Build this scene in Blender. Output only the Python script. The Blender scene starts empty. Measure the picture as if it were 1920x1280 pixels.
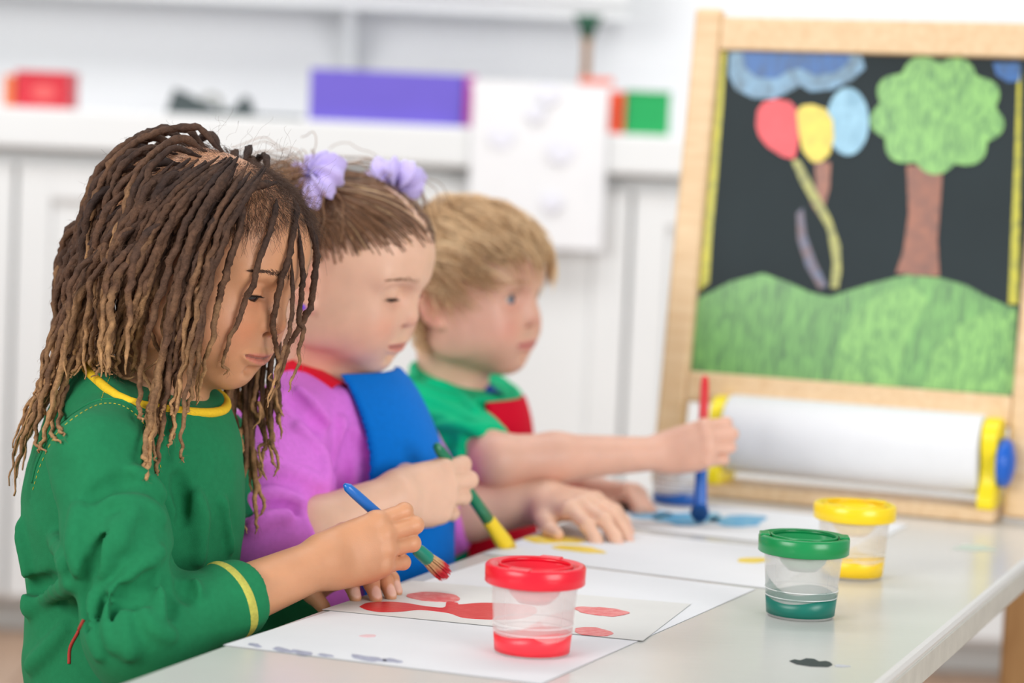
import bpy, bmesh, math, random
import numpy as np
from mathutils import Vector, Matrix
from mathutils.bvhtree import BVHTree

SC = bpy.context.scene
COL = SC.collection
# ------------------------------------------------------------------ camera
FPX, CAMH, YH, ROLL, TZ = 4533.0, 0.388, 288.5, 0.045, 0.52   # 85 mm lens on a 1920 px frame
_p = math.atan((640 - YH) / FPX)
CAM = np.array([0, 0, TZ + CAMH])
FW = np.array([0, math.cos(_p), -math.sin(_p)])
_u = np.array([0, math.sin(_p), math.cos(_p)])
_r = np.array([1.0, 0, 0])
RT = math.cos(ROLL) * _r + math.sin(ROLL) * _u
UP = math.cos(ROLL) * _u - math.sin(ROLL) * _r
cam = bpy.data.cameras.new('camera')
cam.sensor_width = 36.0
cam.lens = FPX / 1920 * 36.0
cam.clip_start = 0.05
cam.dof.use_dof = True
cam.dof.focus_distance = 2.02
cam.dof.aperture_fstop = 3.2
camo = bpy.data.objects.new('camera', cam)
COL.objects.link(camo)
camo.matrix_world = Matrix(((RT[0], UP[0], -FW[0], CAM[0]), (RT[1], UP[1], -FW[1], CAM[1]),
                            (RT[2], UP[2], -FW[2], CAM[2]), (0, 0, 0, 1)))
SC.camera = camo
# ------------------------------------------------------------------ light and exposure
world = bpy.data.worlds.new('world')
SC.world = world
world.use_nodes = True
world.node_tree.nodes['Background'].inputs['Color'].default_value = (0.93, 0.97, 1.0, 1)
world.node_tree.nodes['Background'].inputs['Strength'].default_value = 0.45


def area_light(name, loc, target, sx, sy, power, color):
    l = bpy.data.lights.new(name, 'AREA')
    l.shape = 'RECTANGLE'
    l.size, l.size_y, l.energy, l.color = sx, sy, power, color
    o = bpy.data.objects.new(name, l)
    COL.objects.link(o)
    o.location = loc
    o.rotation_euler = (Vector(target) - Vector(loc)).to_track_quat('-Z', 'Y').to_euler()


area_light('window_light', (-2.5, -0.3, 2.05), (-0.1, 2.2, 0.65), 2.0, 1.6, 84, (1.0, 0.985, 0.96))
area_light('side_window_light', (2.3, -0.6, 1.35), (-0.1, 2.2, 0.70), 1.8, 1.6, 68, (1.0, 0.99, 0.97))
area_light('background_fill_light', (-0.2, 3.05, 2.7), (-0.2, 4.5, 0.75), 3.4, 0.8, 42, (1.0, 0.99, 0.98))  # added fill aimed at the back wall to brighten it, not a real fixture
SC.view_settings.view_transform = 'Standard'
SC.view_settings.look = 'None'
SC.view_settings.exposure = 0.12
SC.view_settings.gamma = 1.0
SC.view_settings.use_curve_mapping = False

# ------------------------------------------------------------------ geometry helpers
TT = np.array([0.3616, 0.9323, 0.0])      # along the table, away
NN = np.array([0.9323, -0.3616, 0.0])     # across the table, away from the children
TO = np.array([-0.169, 1.959, TZ])        # a point on the children's edge of the table top
ZZ = np.array([0, 0, 1.0])


def P(x, y, Z):
    return CAM + Z * (FW + (x - 960) / FPX * RT - (y - 640) / FPX * UP)


def ray(x, y):
    d = FW + (x - 960) / FPX * RT - (y - 640) / FPX * UP
    return d / np.linalg.norm(d)


def onz(x, y, z=TZ):
    d = ray(x, y)
    return CAM + d * (z - CAM[2]) / d[2]


def tw(a, b, z=0.0):
    return TO + a * TT + b * NN + z * ZZ


def PZ(x, Z, z):
    """the point at pixel column x and depth Z that lies at height z"""
    y = 640 + (CAM[2] + Z * (FW[2] + (x - 960) / FPX * RT[2]) - z) / (Z / FPX * UP[2])
    return P(x, y, Z)


def unit(v):
    v = np.asarray(v, float)
    return v / (np.linalg.norm(v) + 1e-12)


def S2L(c):
    return tuple(((v / 255.0) / 12.92 if v / 255.0 <= 0.04045 else ((v / 255.0 + 0.055) / 1.055) ** 2.4) for v in c)


# ------------------------------------------------------------------ materials
MATS = {}


def mat(name, rgb, rough=0.5, noise=0.0, nscale=40.0, bump=0.0, bscale=200.0, spec=0.5, sss=0.0, sheen=0.0,
        stretch=None, alpha=1.0, trans=0.0, coat=0.0, metallic=0.0, attr=False, srad=(1.0, 0.4, 0.25), sscale=0.006):
    """a principled material; rgb in sRGB 0-255; noise varies the colour, bump gives fine relief"""
    if name in MATS:
        return MATS[name]
    m = bpy.data.materials.new(name)
    m.use_nodes = True
    nt = m.node_tree
    b = nt.nodes['Principled BSDF']
    lin = S2L(rgb)
    tc = nt.nodes.new('ShaderNodeTexCoord')
    src = tc.outputs['Object']
    if stretch:
        mp = nt.nodes.new('ShaderNodeMapping')
        mp.inputs['Scale'].default_value = stretch
        nt.links.new(src, mp.inputs['Vector'])
        src = mp.outputs['Vector']
    base = None
    if attr:
        at = nt.nodes.new('ShaderNodeAttribute')
        at.attribute_name = 'Col'
        base = at.outputs['Color']
    n = nt.nodes.new('ShaderNodeTexNoise')
    n.inputs['Scale'].default_value = nscale
    n.inputs['Detail'].default_value = 5
    nt.links.new(src, n.inputs['Vector'])
    mr = nt.nodes.new('ShaderNodeMapRange')
    mr.inputs['From Min'].default_value = 0.3
    mr.inputs['From Max'].default_value = 0.7
    mr.inputs['To Min'].default_value = 1.0 - noise
    mr.inputs['To Max'].default_value = 1.0 + noise * 0.7
    nt.links.new(n.outputs['Fac'], mr.inputs['Value'])
    mx = nt.nodes.new('ShaderNodeVectorMath')
    mx.operation = 'MULTIPLY'
    if base is not None:
        nt.links.new(base, mx.inputs[0])
    else:
        mx.inputs[0].default_value = lin
    nt.links.new(mr.outputs['Result'], mx.inputs[1])
    nt.links.new(mx.outputs['Vector'], b.inputs['Base Color'])
    b.inputs['Roughness'].default_value = rough
    b.inputs['Specular IOR Level'].default_value = spec
    b.inputs['Metallic'].default_value = metallic
    if sss:
        b.inputs['Subsurface Weight'].default_value = sss
        b.inputs['Subsurface Radius'].default_value = srad
        b.inputs['Subsurface Scale'].default_value = sscale
    if sheen:
        b.inputs['Sheen Weight'].default_value = sheen
        b.inputs['Sheen Roughness'].default_value = 0.5
    if coat:
        b.inputs['Coat Weight'].default_value = coat
        b.inputs['Coat Roughness'].default_value = 0.1
    if trans:
        b.inputs['Transmission Weight'].default_value = trans
    b.inputs['Alpha'].default_value = alpha
    if bump:
        n2 = nt.nodes.new('ShaderNodeTexNoise')
        n2.inputs['Scale'].default_value = bscale
        n2.inputs['Detail'].default_value = 4
        nt.links.new(src, n2.inputs['Vector'])
        bp = nt.nodes.new('ShaderNodeBump')
        bp.inputs['Strength'].default_value = bump
        bp.inputs['Distance'].default_value = 0.001
        nt.links.new(n2.outputs['Fac'], bp.inputs['Height'])
        nt.links.new(bp.outputs['Normal'], b.inputs['Normal'])
    MATS[name] = m
    return m


def wood_mat(name, c1, c2, stretch, rough=0.45):
    m = bpy.data.materials.new(name)
    m.use_nodes = True
    nt = m.node_tree
    b = nt.nodes['Principled BSDF']
    tc = nt.nodes.new('ShaderNodeTexCoord')
    mp = nt.nodes.new('ShaderNodeMapping')
    mp.inputs['Scale'].default_value = stretch
    nt.links.new(tc.outputs['Object'], mp.inputs['Vector'])
    n = nt.nodes.new('ShaderNodeTexNoise')
    n.inputs['Scale'].default_value = 6
    n.inputs['Detail'].default_value = 8
    n.inputs['Distortion'].default_value = 0.6
    nt.links.new(mp.outputs['Vector'], n.inputs['Vector'])
    cr = nt.nodes.new('ShaderNodeValToRGB')
    cr.color_ramp.elements[0].color = (*S2L(c1), 1)
    cr.color_ramp.elements[1].color = (*S2L(c2), 1)
    cr.color_ramp.elements[0].position = 0.3
    cr.color_ramp.elements[1].position = 0.7
    nt.links.new(n.outputs['Fac'], cr.inputs['Fac'])
    nt.links.new(cr.outputs['Color'], b.inputs['Base Color'])
    b.inputs['Roughness'].default_value = rough
    return m


# ------------------------------------------------------------------ objects
def tag(o, label=None, cat=None, group=None, kind=None):
    if label: o['label'] = label
    if cat: o['category'] = cat
    if group: o['group'] = group
    if kind: o['kind'] = kind
    return o


def empty(name, loc, label, cat, group=None):
    o = bpy.data.objects.new(name, None)
    o.empty_display_size = 0.05
    o.location = loc
    COL.objects.link(o)
    return tag(o, label, cat, group)


def link(name, me, m=None, parent=None, smooth=True):
    o = bpy.data.objects.new(name, me)
    COL.objects.link(o)
    if m is not None:
        me.materials.append(m)
    if parent is not None:
        # the mesh holds world coordinates; keep it in place under a parent that stands elsewhere
        o.parent = parent
        o.matrix_parent_inverse = world_of(parent).inverted()
    if smooth and len(me.polygons):
        me.polygons.foreach_set('use_smooth', np.ones(len(me.polygons), bool))
    return o


def world_of(o):
    m = Matrix.LocRotScale(o.location, o.rotation_euler, o.scale)
    if o.parent is not None:
        m = world_of(o.parent) @ o.matrix_parent_inverse @ m
    return m


def np_mesh(name, V, Fq, col=None):
    """mesh from numpy arrays; Fq is an (n, 3) or (n, 4) index array"""
    me = bpy.data.meshes.new(name)
    V = np.asarray(V, np.float32)
    Fq = np.asarray(Fq, np.int32)
    n, k = Fq.shape
    me.vertices.add(len(V))
    me.vertices.foreach_set('co', V.ravel())
    me.loops.add(n * k)
    me.loops.foreach_set('vertex_index', Fq.ravel())
    me.polygons.add(n)
    me.polygons.foreach_set('loop_start', np.arange(0, n * k, k, dtype=np.int32))
    me.update(calc_edges=True)
    if col is not None:
        a = me.color_attributes.new('Col', 'FLOAT_COLOR', 'POINT')
        c = np.ones((len(V), 4), np.float32)
        c[:, :3] = col
        a.data.foreach_set('color', c.ravel())
    return me


def bm_mesh(name, bm):
    me = bpy.data.meshes.new(name)
    bm.normal_update()
    bm.to_mesh(me)
    bm.free()
    return me


def obox(name, o, ex, ey, ez, m, parent=None, bevel=0.002):
    """a bevelled box from corner o along three edge vectors"""
    bm = bmesh.new()
    o, ex, ey, ez = (np.asarray(v, float) for v in (o, ex, ey, ez))
    vs = [bm.verts.new(o + i * ex + j * ey + k * ez) for i in (0, 1) for j in (0, 1) for k in (0, 1)]
    for f in ((0, 1, 3, 2), (4, 6, 7, 5), (0, 4, 5, 1), (2, 3, 7, 6), (0, 2, 6, 4), (1, 5, 7, 3)):
        bm.faces.new([vs[i] for i in f])
    bmesh.ops.recalc_face_normals(bm, faces=bm.faces)
    if bevel:
        bmesh.ops.bevel(bm, geom=bm.edges[:], offset=bevel, segments=2, affect='EDGES', profile=0.5)
    me = bm_mesh(name, bm)
    return link(name, me, m, parent, smooth=False)


def box(name, lo, hi, m, parent=None, bevel=0.002):
    lo, hi = np.asarray(lo, float), np.asarray(hi, float)
    d = hi - lo
    return obox(name, lo, (d[0], 0, 0), (0, d[1], 0), (0, 0, d[2]), m, parent, bevel)


def frame_of(axis):
    axis = unit(axis)
    h = np.array([0, 0, 1.0]) if abs(axis[2]) < 0.9 else np.array([1.0, 0, 0])
    x = unit(np.cross(h, axis))
    return x, np.cross(axis, x), axis


def lathe(name, prof, m, parent=None, origin=(0, 0, 0), axis=(0, 0, 1), seg=48, fn=None):
    """revolve (radius, height) pairs about axis; fn(r, h, angle) may reshape each point"""
    x, y, z = frame_of(axis)
    V = []
    for r, h in prof:
        for i in range(seg):
            a = 2 * math.pi * i / seg
            rr, hh = (r, h) if fn is None else fn(r, h, a)
            V.append(np.asarray(origin) + x * rr * math.cos(a) + y * rr * math.sin(a) + z * hh)
    Fq = []
    for j in range(len(prof) - 1):
        for i in range(seg):
            Fq.append((j * seg + i, j * seg + (i + 1) % seg, (j + 1) * seg + (i + 1) % seg, (j + 1) * seg + i))
    return link(name, np_mesh(name, np.array(V), np.array(Fq)), m, parent)


def tube_arrays(lines, radii, sides=6, cap=True):
    """tubes along polylines -> V, F, (line index, fraction) per vertex.  lines: list of (n,3); radii: list of (n,)"""
    Vs, Fs, T, Li = [], [], [], []
    base = 0
    ang = np.arange(sides) * 2 * np.pi / sides
    ca, sa = np.cos(ang), np.sin(ang)
    for li, (L, r) in enumerate(zip(lines, radii)):
        L = np.asarray(L, float)
        n = len(L)
        r = np.broadcast_to(np.asarray(r, float), (n,)) if np.ndim(r) < 2 else np.asarray(r)
        tg = np.gradient(L, axis=0)
        tg /= np.linalg.norm(tg, axis=1, keepdims=True) + 1e-12
        ref = np.array([0.31, 0.17, 0.93]) if abs(tg[n // 2] @ np.array([0.31, 0.17, 0.93])) < 0.8 else np.array([0.9, -0.4, 0.1])
        # parallel transport
        u = np.empty_like(L)
        u0 = ref - tg[0] * (ref @ tg[0])
        u0 /= np.linalg.norm(u0)
        for i in range(n):
            u0 = u0 - tg[i] * (u0 @ tg[i])
            u0 = u0 / (np.linalg.norm(u0) + 1e-12)
            u[i] = u0
        v = np.cross(tg, u)
        rr = r[:, None] if r.ndim == 1 else r
        ring = L[:, None, :] + rr[..., None] * (u[:, None, :] * ca[None, :, None] + v[:, None, :] * sa[None, :, None])
        Vs.append(ring.reshape(-1, 3))
        i0 = np.arange(n - 1)[:, None] * sides + base
        j0 = np.arange(sides)[None, :]
        j1 = (j0 + 1) % sides
        q = np.stack([i0 + j0, i0 + j1, i0 + sides + j1, i0 + sides + j0], -1).reshape(-1, 4)
        Fs.append(q)
        if cap:
            # close both ends with a degenerate-free fan of quads
            if sides == 3:
                pass
            for st, rev in ((base, True), (base + (n - 1) * sides, False)):
                idx = [st + k for k in range(sides)]
                if rev: idx = idx[::-1]
                for k in range(1, sides - 1, 2):
                    if k + 2 < sides + 0:
                        Fs.append(np.array([[idx[0], idx[k], idx[k + 1], idx[min(k + 2, sides - 1)]]]))
        T.append(np.repeat(np.linspace(0, 1, n), sides))
        Li.append(np.full(n * sides, li))
        base += n * sides
    return np.concatenate(Vs), np.concatenate(Fs), np.concatenate(T), np.concatenate(Li)


def tube(name, pts, r, m, parent=None, sides=10):
    V, Fq, _, _ = tube_arrays([np.asarray(pts, float)], [r], sides)
    return link(name, np_mesh(name, V, Fq), m, parent)


def smooth_line(pts, n):
    """Catmull-Rom resampling of control points"""
    p = np.asarray(pts, float)
    p = np.vstack([2 * p[0] - p[1], p, 2 * p[-1] - p[-2]])
    m = len(p) - 3
    out = []
    for s in np.linspace(0, m - 1e-6, n):
        i = int(s)
        t = s - i
        a, b, c, d = p[i], p[i + 1], p[i + 2], p[i + 3]
        out.append(0.5 * (2 * b + (c - a) * t + (2 * a - 5 * b + 4 * c - d) * t * t + (3 * b - a - 3 * c + d) * t ** 3))
    return np.array(out)


def slab(name, poly, nrm, th, m, parent=None, smooth=False):
    """a flat outline given thickness along nrm"""
    bm = bmesh.new()
    nrm = np.asarray(nrm, float)
    lo = [bm.verts.new(np.asarray(p, float)) for p in poly]
    hi = [bm.verts.new(np.asarray(p, float) + nrm * th) for p in poly]
    bm.faces.new(lo[::-1])
    bm.faces.new(hi)
    k = len(poly)
    for i in range(k):
        bm.faces.new((lo[i], lo[(i + 1) % k], hi[(i + 1) % k], hi[i]))
    bmesh.ops.recalc_face_normals(bm, faces=bm.faces)
    return link(name, bm_mesh(name, bm), m, parent, smooth)

# ================================================================== the room
random.seed(7)
M_WALL = mat('painted_wall', (226, 227, 229), 0.8, 0.02, 3.0, 0.1, 120)
M_CAB = mat('white_cabinet_paint', (224, 226, 227), 0.5, 0.015, 8.0)
M_LAM = mat('white_laminate', (213, 212, 208), 0.22, 0.02, 30.0, 0.05, 300, stretch=(1, 12, 12))
M_EDGE = mat('table_edge_band', (196, 194, 184), 0.45, 0.08, 60.0, 0.1, 400)
M_PAPER = mat('white_paper', (231, 232, 235), 0.75, 0.015, 25.0, 0.1, 300)
M_PAPER2 = mat('wet_painting_paper', (224, 224, 221), 0.5, 0.03, 14.0, 0.15, 60)


def onY(x, y, Y):
    d = ray(x, y)
    return CAM + d * ((Y - CAM[1]) / d[1])


# floor of long boards
fl = box('floor', (-3.2, -1.5, -0.05), (3.2, 5.0, -0.004), mat('floor_underlay', (120, 92, 72), 0.8), None, 0)
tag(fl, 'warm brown wooden floor under the white table', 'floor', kind='structure')
M_FLOORW = [wood_mat('floor_wood_%d' % i, c1, c2, (9, 0.8, 9), 0.4) for i, (c1, c2) in enumerate(
    [((164, 132, 108), (182, 150, 126)), ((156, 124, 102), (174, 144, 120)), ((172, 142, 120), (188, 158, 134))])]
_boards = {}
for i in range(40):
    for j in range(4):
        w, ln = 0.158, 1.6
        key = (i * 7 + j * 3) % 3
        if key not in _boards:
            bo = box('floor_board', (0, 0, 0), (w, ln, 0.004), M_FLOORW[key], None, 0.0006)
            _boards[key] = bo.data
        else:
            bo = bpy.data.objects.new('floor_board', _boards[key])
            COL.objects.link(bo)
        bo.parent = fl
        bo.location = (-3.2 + i * 0.16, -1.5 + j * 1.62 + (0.4 if i % 2 else 0) - 0.2, -0.004)
tag(box('wall_back', (-3.2, 4.79, 0), (3.2, 4.9, 2.9), M_WALL, None, 0), 'pale grey painted back wall of the classroom', 'wall', kind='structure')

# low cabinet with a thick white worktop along the back wall
CY = 4.30
ctop = onY(875, 238, CY)[2]
cab = empty('base_cabinet', (0.0, 4.6, 0), 'long white base cabinet with framed doors under the worktop', 'cabinet')
box('body', (-1.9, CY + 0.03, 0.06), (1.5, 4.785, ctop - 0.075), M_CAB, cab, 0.002)
box('plinth', (-1.9, CY + 0.08, 0.0), (1.5, 4.785, 0.06), mat('grey_plinth', (190, 190, 188), 0.6), cab, 0)
dx0 = onY(22, 600, CY)[0] - 2 * 0.548
for i in range(6):
    x0 = dx0 + i * 0.548
    d = box('door', (x0 + 0.004, CY + 0.012, 0.075), (x0 + 0.544, CY + 0.03, ctop - 0.10), M_CAB, cab, 0.002)
    z0, z1 = 0.075, ctop - 0.10
    for nm, lo, hi in (('stile', (x0 + 0.004, CY, z0), (x0 + 0.064, CY + 0.013, z1)), ('stile', (x0 + 0.484, CY, z0), (x0 + 0.544, CY + 0.013, z1)),
                       ('rail', (x0 + 0.064, CY, z0), (x0 + 0.484, CY + 0.013, z0 + 0.07)), ('rail', (x0 + 0.064, CY, z1 - 0.06), (x0 + 0.484, CY + 0.013, z1))):
        box(nm, lo, hi, M_CAB, d, 0.0015)
tag(box('worktop', (-1.9, CY - 0.03, ctop - 0.072), (1.5, 4.785, ctop), M_CAB, None, 0.006), 'thick white worktop on the base cabinet along the back wall', 'worktop')

# wall shelf above the worktop
sx1 = onY(1178, 15, CY + 0.3)[0]
sz = onY(900, 24, CY + 0.3)[2]
shelf = empty('wall_shelf', (-0.6, 4.7, sz), 'white wall shelf unit hanging above the worktop', 'shelf')
box('shelf_board', (-1.9, CY + 0.32, sz), (sx1, 4.78, sz + 0.035), M_CAB, shelf, 0.002)
box('front_panel', (-1.9, CY + 0.30, sz + 0.03), (sx1, CY + 0.322, sz + 0.42), M_CAB, shelf, 0.002)
box('side_panel', (sx1 - 0.02, CY + 0.322, sz + 0.035), (sx1, 4.78, sz + 0.42), M_CAB, shelf, 0.001)
for k, xb in enumerate((-1.3, -0.35)):
    slab('bracket', [(xb, 4.78, sz), (xb, CY + 0.36, sz), (xb, 4.78, sz - 0.16)], (1, 0, 0), 0.02, M_CAB, shelf)

# --- things on the worktop
def crate(name, x0, x1, y0, y1, Y, depth, m_front, m_side, label, cat, lid=None, group=None):
    """a small open-topped storage box whose front spans the given pixels"""
    a, b = onY(x0, y1, Y), onY(x1, y1, Y)
    h = onY(x0, y0, Y)[2] - onY(x0, y1, Y)[2]
    X0, X1, z = a[0], b[0], ctop
    e = empty(name, ((X0 + X1) / 2, Y, z), label, cat, group)
    t = 0.004
    box('front', (X0, Y, z), (X1, Y + t, z + h), m_front, e, 0.001)
    box('back', (X0, Y + depth - t, z), (X1, Y + depth, z + h), m_side, e, 0.001)
    box('side', (X0, Y + t, z), (X0 + t, Y + depth - t, z + h), m_side, e, 0.001)
    box('side', (X1 - t, Y + t, z), (X1, Y + depth - t, z + h), m_side, e, 0.001)
    box('bottom', (X0 + t, Y + t, z), (X1 - t, Y + depth - t, z + t), m_side, e, 0.0)
    return e, X0, X1, h


M_PURP = mat('purple_card', (104, 88, 196), 0.5, 0.03, 20)
M_MAG = mat('magenta_card', (186, 62, 158), 0.5, 0.03, 20)
M_RED = mat('red_card', (206, 24, 48), 0.45, 0.05, 20)
M_GRN = mat('green_card', (0, 160, 84), 0.45, 0.04, 20)
M_ORG = mat('orange_red_cover', (238, 84, 44), 0.5, 0.04, 20)
e, X0, X1, hh = crate('storage_bin', 578, 867, 141, 238, CY, 0.16, M_PURP, M_PURP, 'long purple storage bin on the white worktop', 'storage bin')
bk = box('binder', (X1 + 0.002, CY - 0.004, ctop), (X1 + 0.020, CY + 0.18, ctop + hh * 1.0), M_MAG, None, 0.002)
tag(bk, 'slim magenta binder standing against the purple bin', 'binder')
e, X0, X1, hh = crate('pencil_box', 28, 126, 143, 205, CY, 0.10, M_RED, M_RED, 'small red box with a pale oval label on the worktop', 'box')
el = []
for i in range(28):
    a = 2 * math.pi * i / 28
    el.append(((X0 + X1) / 2 + 0.022 * math.cos(a) + 0.004, CY - 0.001, ctop + hh * 0.47 + 0.014 * math.sin(a)))
slab('oval_label', el, (0, -1, 0), 0.0006, mat('oval_sticker', (226, 92, 92), 0.5), e)
slab('lid', [(X0 - 0.001, CY - 0.002, ctop + hh), (X1 + 0.001, CY - 0.002, ctop + hh), (X1 + 0.001, CY + 0.102, ctop + hh), (X0 - 0.001, CY + 0.102, ctop + hh)], (0, 0, 1), 0.006, M_RED, e)
ob = box('notebook', (X0 - 0.022, CY + 0.004, ctop), (X0 - 0.003, CY + 0.10, ctop + hh * 0.96), mat('orange_notebook', (226, 120, 70), 0.6), None, 0.002)
tag(ob, 'thin orange notebook standing beside the small red box', 'notebook')
e, X0, X1, hh = crate('card_box', 1172, 1254, 172, 250, CY, 0.09, M_GRN, M_GRN, 'green card box on the worktop near the easel', 'box')
slab('lid', [(X0 - 0.001, CY - 0.002, ctop + hh), (X1 + 0.001, CY - 0.002, ctop + hh), (X1 + 0.001, CY + 0.092, ctop + hh), (X0 - 0.001, CY + 0.092, ctop + hh)], (0, 0, 1), 0.004, M_GRN, e)
tag(box('book', (X0 - 0.031, CY - 0.004, ctop), (X0 - 0.004, CY + 0.12, ctop + hh * 1.02), M_ORG, None, 0.002), 'orange red book standing beside the green box', 'book')

# tape dispenser
M_DARK = mat('charcoal_plastic', (60, 72, 74), 0.45, 0.05, 40)
td = empty('tape_dispenser', (onY(390, 213, CY)[0], CY, ctop), 'charcoal tape dispenser with a raised nose on the worktop', 'tape dispenser')
prof = [(310, 216), (326, 166), (344, 173), (372, 187), (410, 204), (434, 206), (457, 180), (464, 184), (476, 216)]
pts = []
for q in prof:
    w = onY(q[0], q[1], CY)
    pts.append((w[0], CY, max(w[2], ctop) if q[1] < 214 else ctop))
slab('body', pts, (0, 1, 0), 0.055, M_DARK, td)
cx = onY(392, 190, CY)
lathe('tape_roll', [(0.010, 0), (0.019, 0), (0.019, 0.018), (0.010, 0.018), (0.010, 0)], mat('clear_tape', (150, 152, 146), 0.3), td,
      (cx[0] + 0.001, CY + 0.02, ctop + 0.022), (0, 1, 0), 32)
w = onY(476, 218, CY)
box('base_plate', (w[0], CY + 0.004, ctop), (onY(566, 220, CY)[0], CY + 0.05, ctop + 0.006), M_DARK, td, 0.001)

# big white paper hung in front of the cabinet, with faint purple dabs
pa, pb = onY(888, 150, CY - 0.045), onY(1128, 470, CY - 0.045)
ps = empty('hanging_paper', ((pa[0] + pb[0]) / 2, CY - 0.045, pb[2]), 'large white sheet with faint lilac dabs hanging before the worktop', 'paper sheet')
YP = CY - 0.045
NX = 14
V, Fq = [], []
for j in range(2):
    for i in range(NX + 1):
        for k in range(9):
            x = pa[0] + (pb[0] - pa[0]) * i / NX
            z = pb[2] + (pa[2] - pb[2]) * k / 8
            V.append((x, YP + 0.004 * math.sin(i * 0.9 + k * 0.3) + 0.0008 * j, z))
n1 = (NX + 1) * 9
for i in range(NX):
    for k in range(8):
        q = (i * 9 + k, (i + 1) * 9 + k, (i + 1) * 9 + k + 1, i * 9 + k + 1)
        Fq.append(q)
        Fq.append(tuple(n1 + v for v in q[::-1]))
link('sheet', np_mesh('sheet', np.array(V), np.array(Fq)), M_PAPER, ps)
box('hanging_rail', (pa[0] - 0.004, YP + 0.006, pa[2] - 0.012), (pb[0] + 0.004, YP + 0.016, pa[2] - 0.002), M_CAB, ps, 0.002)
for xr in (pa[0] + 0.02, pb[0] - 0.03):
    box('rail_post', (xr, YP + 0.016, ctop), (xr + 0.012, YP + 0.030, pa[2] - 0.002), M_CAB, ps, 0.001)
M_LIL = mat('lilac_dab', (226, 227, 238), 0.6, 0.05, 60)
for (px, py, r) in ((940, 258, 0.022), (1052, 285, 0.024), (1003, 212, 0.016), (1028, 178, 0.020), (1035, 380, 0.018)):
    c = onY(px, py, YP - 0.006)
    slab('paint_dab', [(c[0] + r * (1 + 0.15 * math.sin(3 * a)) * math.cos(a), YP - 0.006, c[2] + r * 0.8 * math.sin(a)) for a in np.linspace(0, 6.28, 22)[:-1]],
         (0, -1, 0), 0.0004, M_LIL, ps)

# big brush standing in a shallow red pot beside the paper
bx = onY(1098, 140, CY + 0.03)
pb_ = empty('upright_brush', (bx[0], CY + 0.03, ctop), 'upright brush with dark green bristles and brown handle behind the white sheet', 'paint brush')
hb = lambda y: onY(1098, y, CY + 0.03)[2]
lathe('handle', [(0.0005, 0), (0.008, 0), (0.009, 0.03), (0.0075, hb(90) - ctop), (0.010, hb(66) - ctop), (0.0005, hb(66) - ctop)],
      wood_mat('brown_handle', (138, 100, 62), (160, 120, 80), (9, 9, 1)), pb_, (bx[0], CY + 0.03, ctop), seg=20)
lathe('bristles', [(0.0005, hb(72) - ctop), (0.010, hb(72) - ctop), (0.017, hb(48) - ctop), (0.026, hb(30) - ctop), (0.022, hb(28) - ctop), (0.0005, hb(29) - ctop)],
      mat('dark_green_bristle', (44, 92, 72), 0.8, 0.2, 200, 0.5, 500), pb_, (bx[0], CY + 0.03, ctop), seg=28)
pt = empty('shallow_tray', (bx[0] + 0.02, CY + 0.03, ctop), 'red tray at the foot of the upright brush', 'tray')
x0, x1 = onY(1086, 150, CY)[0], onY(1150, 150, CY)[0]
zt = onY(1120, 150, CY)[2]
box('stand', (x0 + 0.01, CY + 0.012, ctop), (x1 - 0.006, CY + 0.020, zt - 0.006), M_CAB, pt, 0.001)
box('rim', (x0, CY + 0.004, zt - 0.008), (x1, CY + 0.022, zt + 0.004), mat('coral_tray', (236, 120, 96), 0.5), pt, 0.002)

# ================================================================== the table
tb = empty('craft_table', tuple(tw(0.2, 0.24) - np.array([0, 0, TZ])), 'low white rectangular craft table with a rounded edge', 'table')
A0, A1, BW = -0.80, 1.22, 0.482
top = obox('table_top', tw(A0, 0, -0.028), TT * (A1 - A0), NN * BW, (0, 0, 0.028), M_LAM, tb, 0.005)
obox('edge_band', tw(A0 + 0.006, BW - 0.004, -0.030), TT * (A1 - A0 - 0.012), NN * 0.0052, (0, 0, 0.022), M_EDGE, top, 0.0008)
obox('edge_band', tw(A0 + 0.006, -0.0012, -0.030), TT * (A1 - A0 - 0.012), NN * 0.0052, (0, 0, 0.022), M_EDGE, top, 0.0008)
M_LEG = wood_mat('table_leg_wood', (188, 142, 92), (208, 164, 112), (14, 14, 1.5))
for (a, b) in ((A0 + 0.06, 0.05), (A0 + 0.06, BW - 0.09), (A1 - 0.10, 0.05), (A1 - 0.10, BW - 0.09)):
    obox('leg', tw(a, b, -TZ), TT * 0.045, NN * 0.045, (0, 0, TZ - 0.028), M_LEG, tb, 0.004)
for b in (0.06, BW - 0.08):
    obox('apron_rail', tw(A0 + 0.10, b, -0.085), TT * (A1 - A0 - 0.2), NN * 0.02, (0, 0, 0.057), mat('table_rail', (196, 190, 180), 0.6), tb, 0.001)


def plane_poly(pxs, z):
    return [onz(x, y, z) for x, y in pxs]


def blob_px(cx, cy, rx, ry, seed, n=26, jag=0.12, tilt=0.0):
    rg = random.Random(seed)
    ph = [rg.uniform(0, 6.28) for _ in range(4)]
    out = []
    for i in range(n):
        a = 2 * math.pi * i / n
        r = 1 + jag * (math.sin(2 * a + ph[0]) * 0.5 + math.sin(3 * a + ph[1]) * 0.5 + math.sin(5 * a + ph[2]) * 0.4 + math.sin(9 * a + ph[3]) * 0.25)
        x, y = rx * r * math.cos(a), ry * r * math.sin(a)
        out.append((cx + x, cy + y + tilt * x))
    return out


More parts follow.
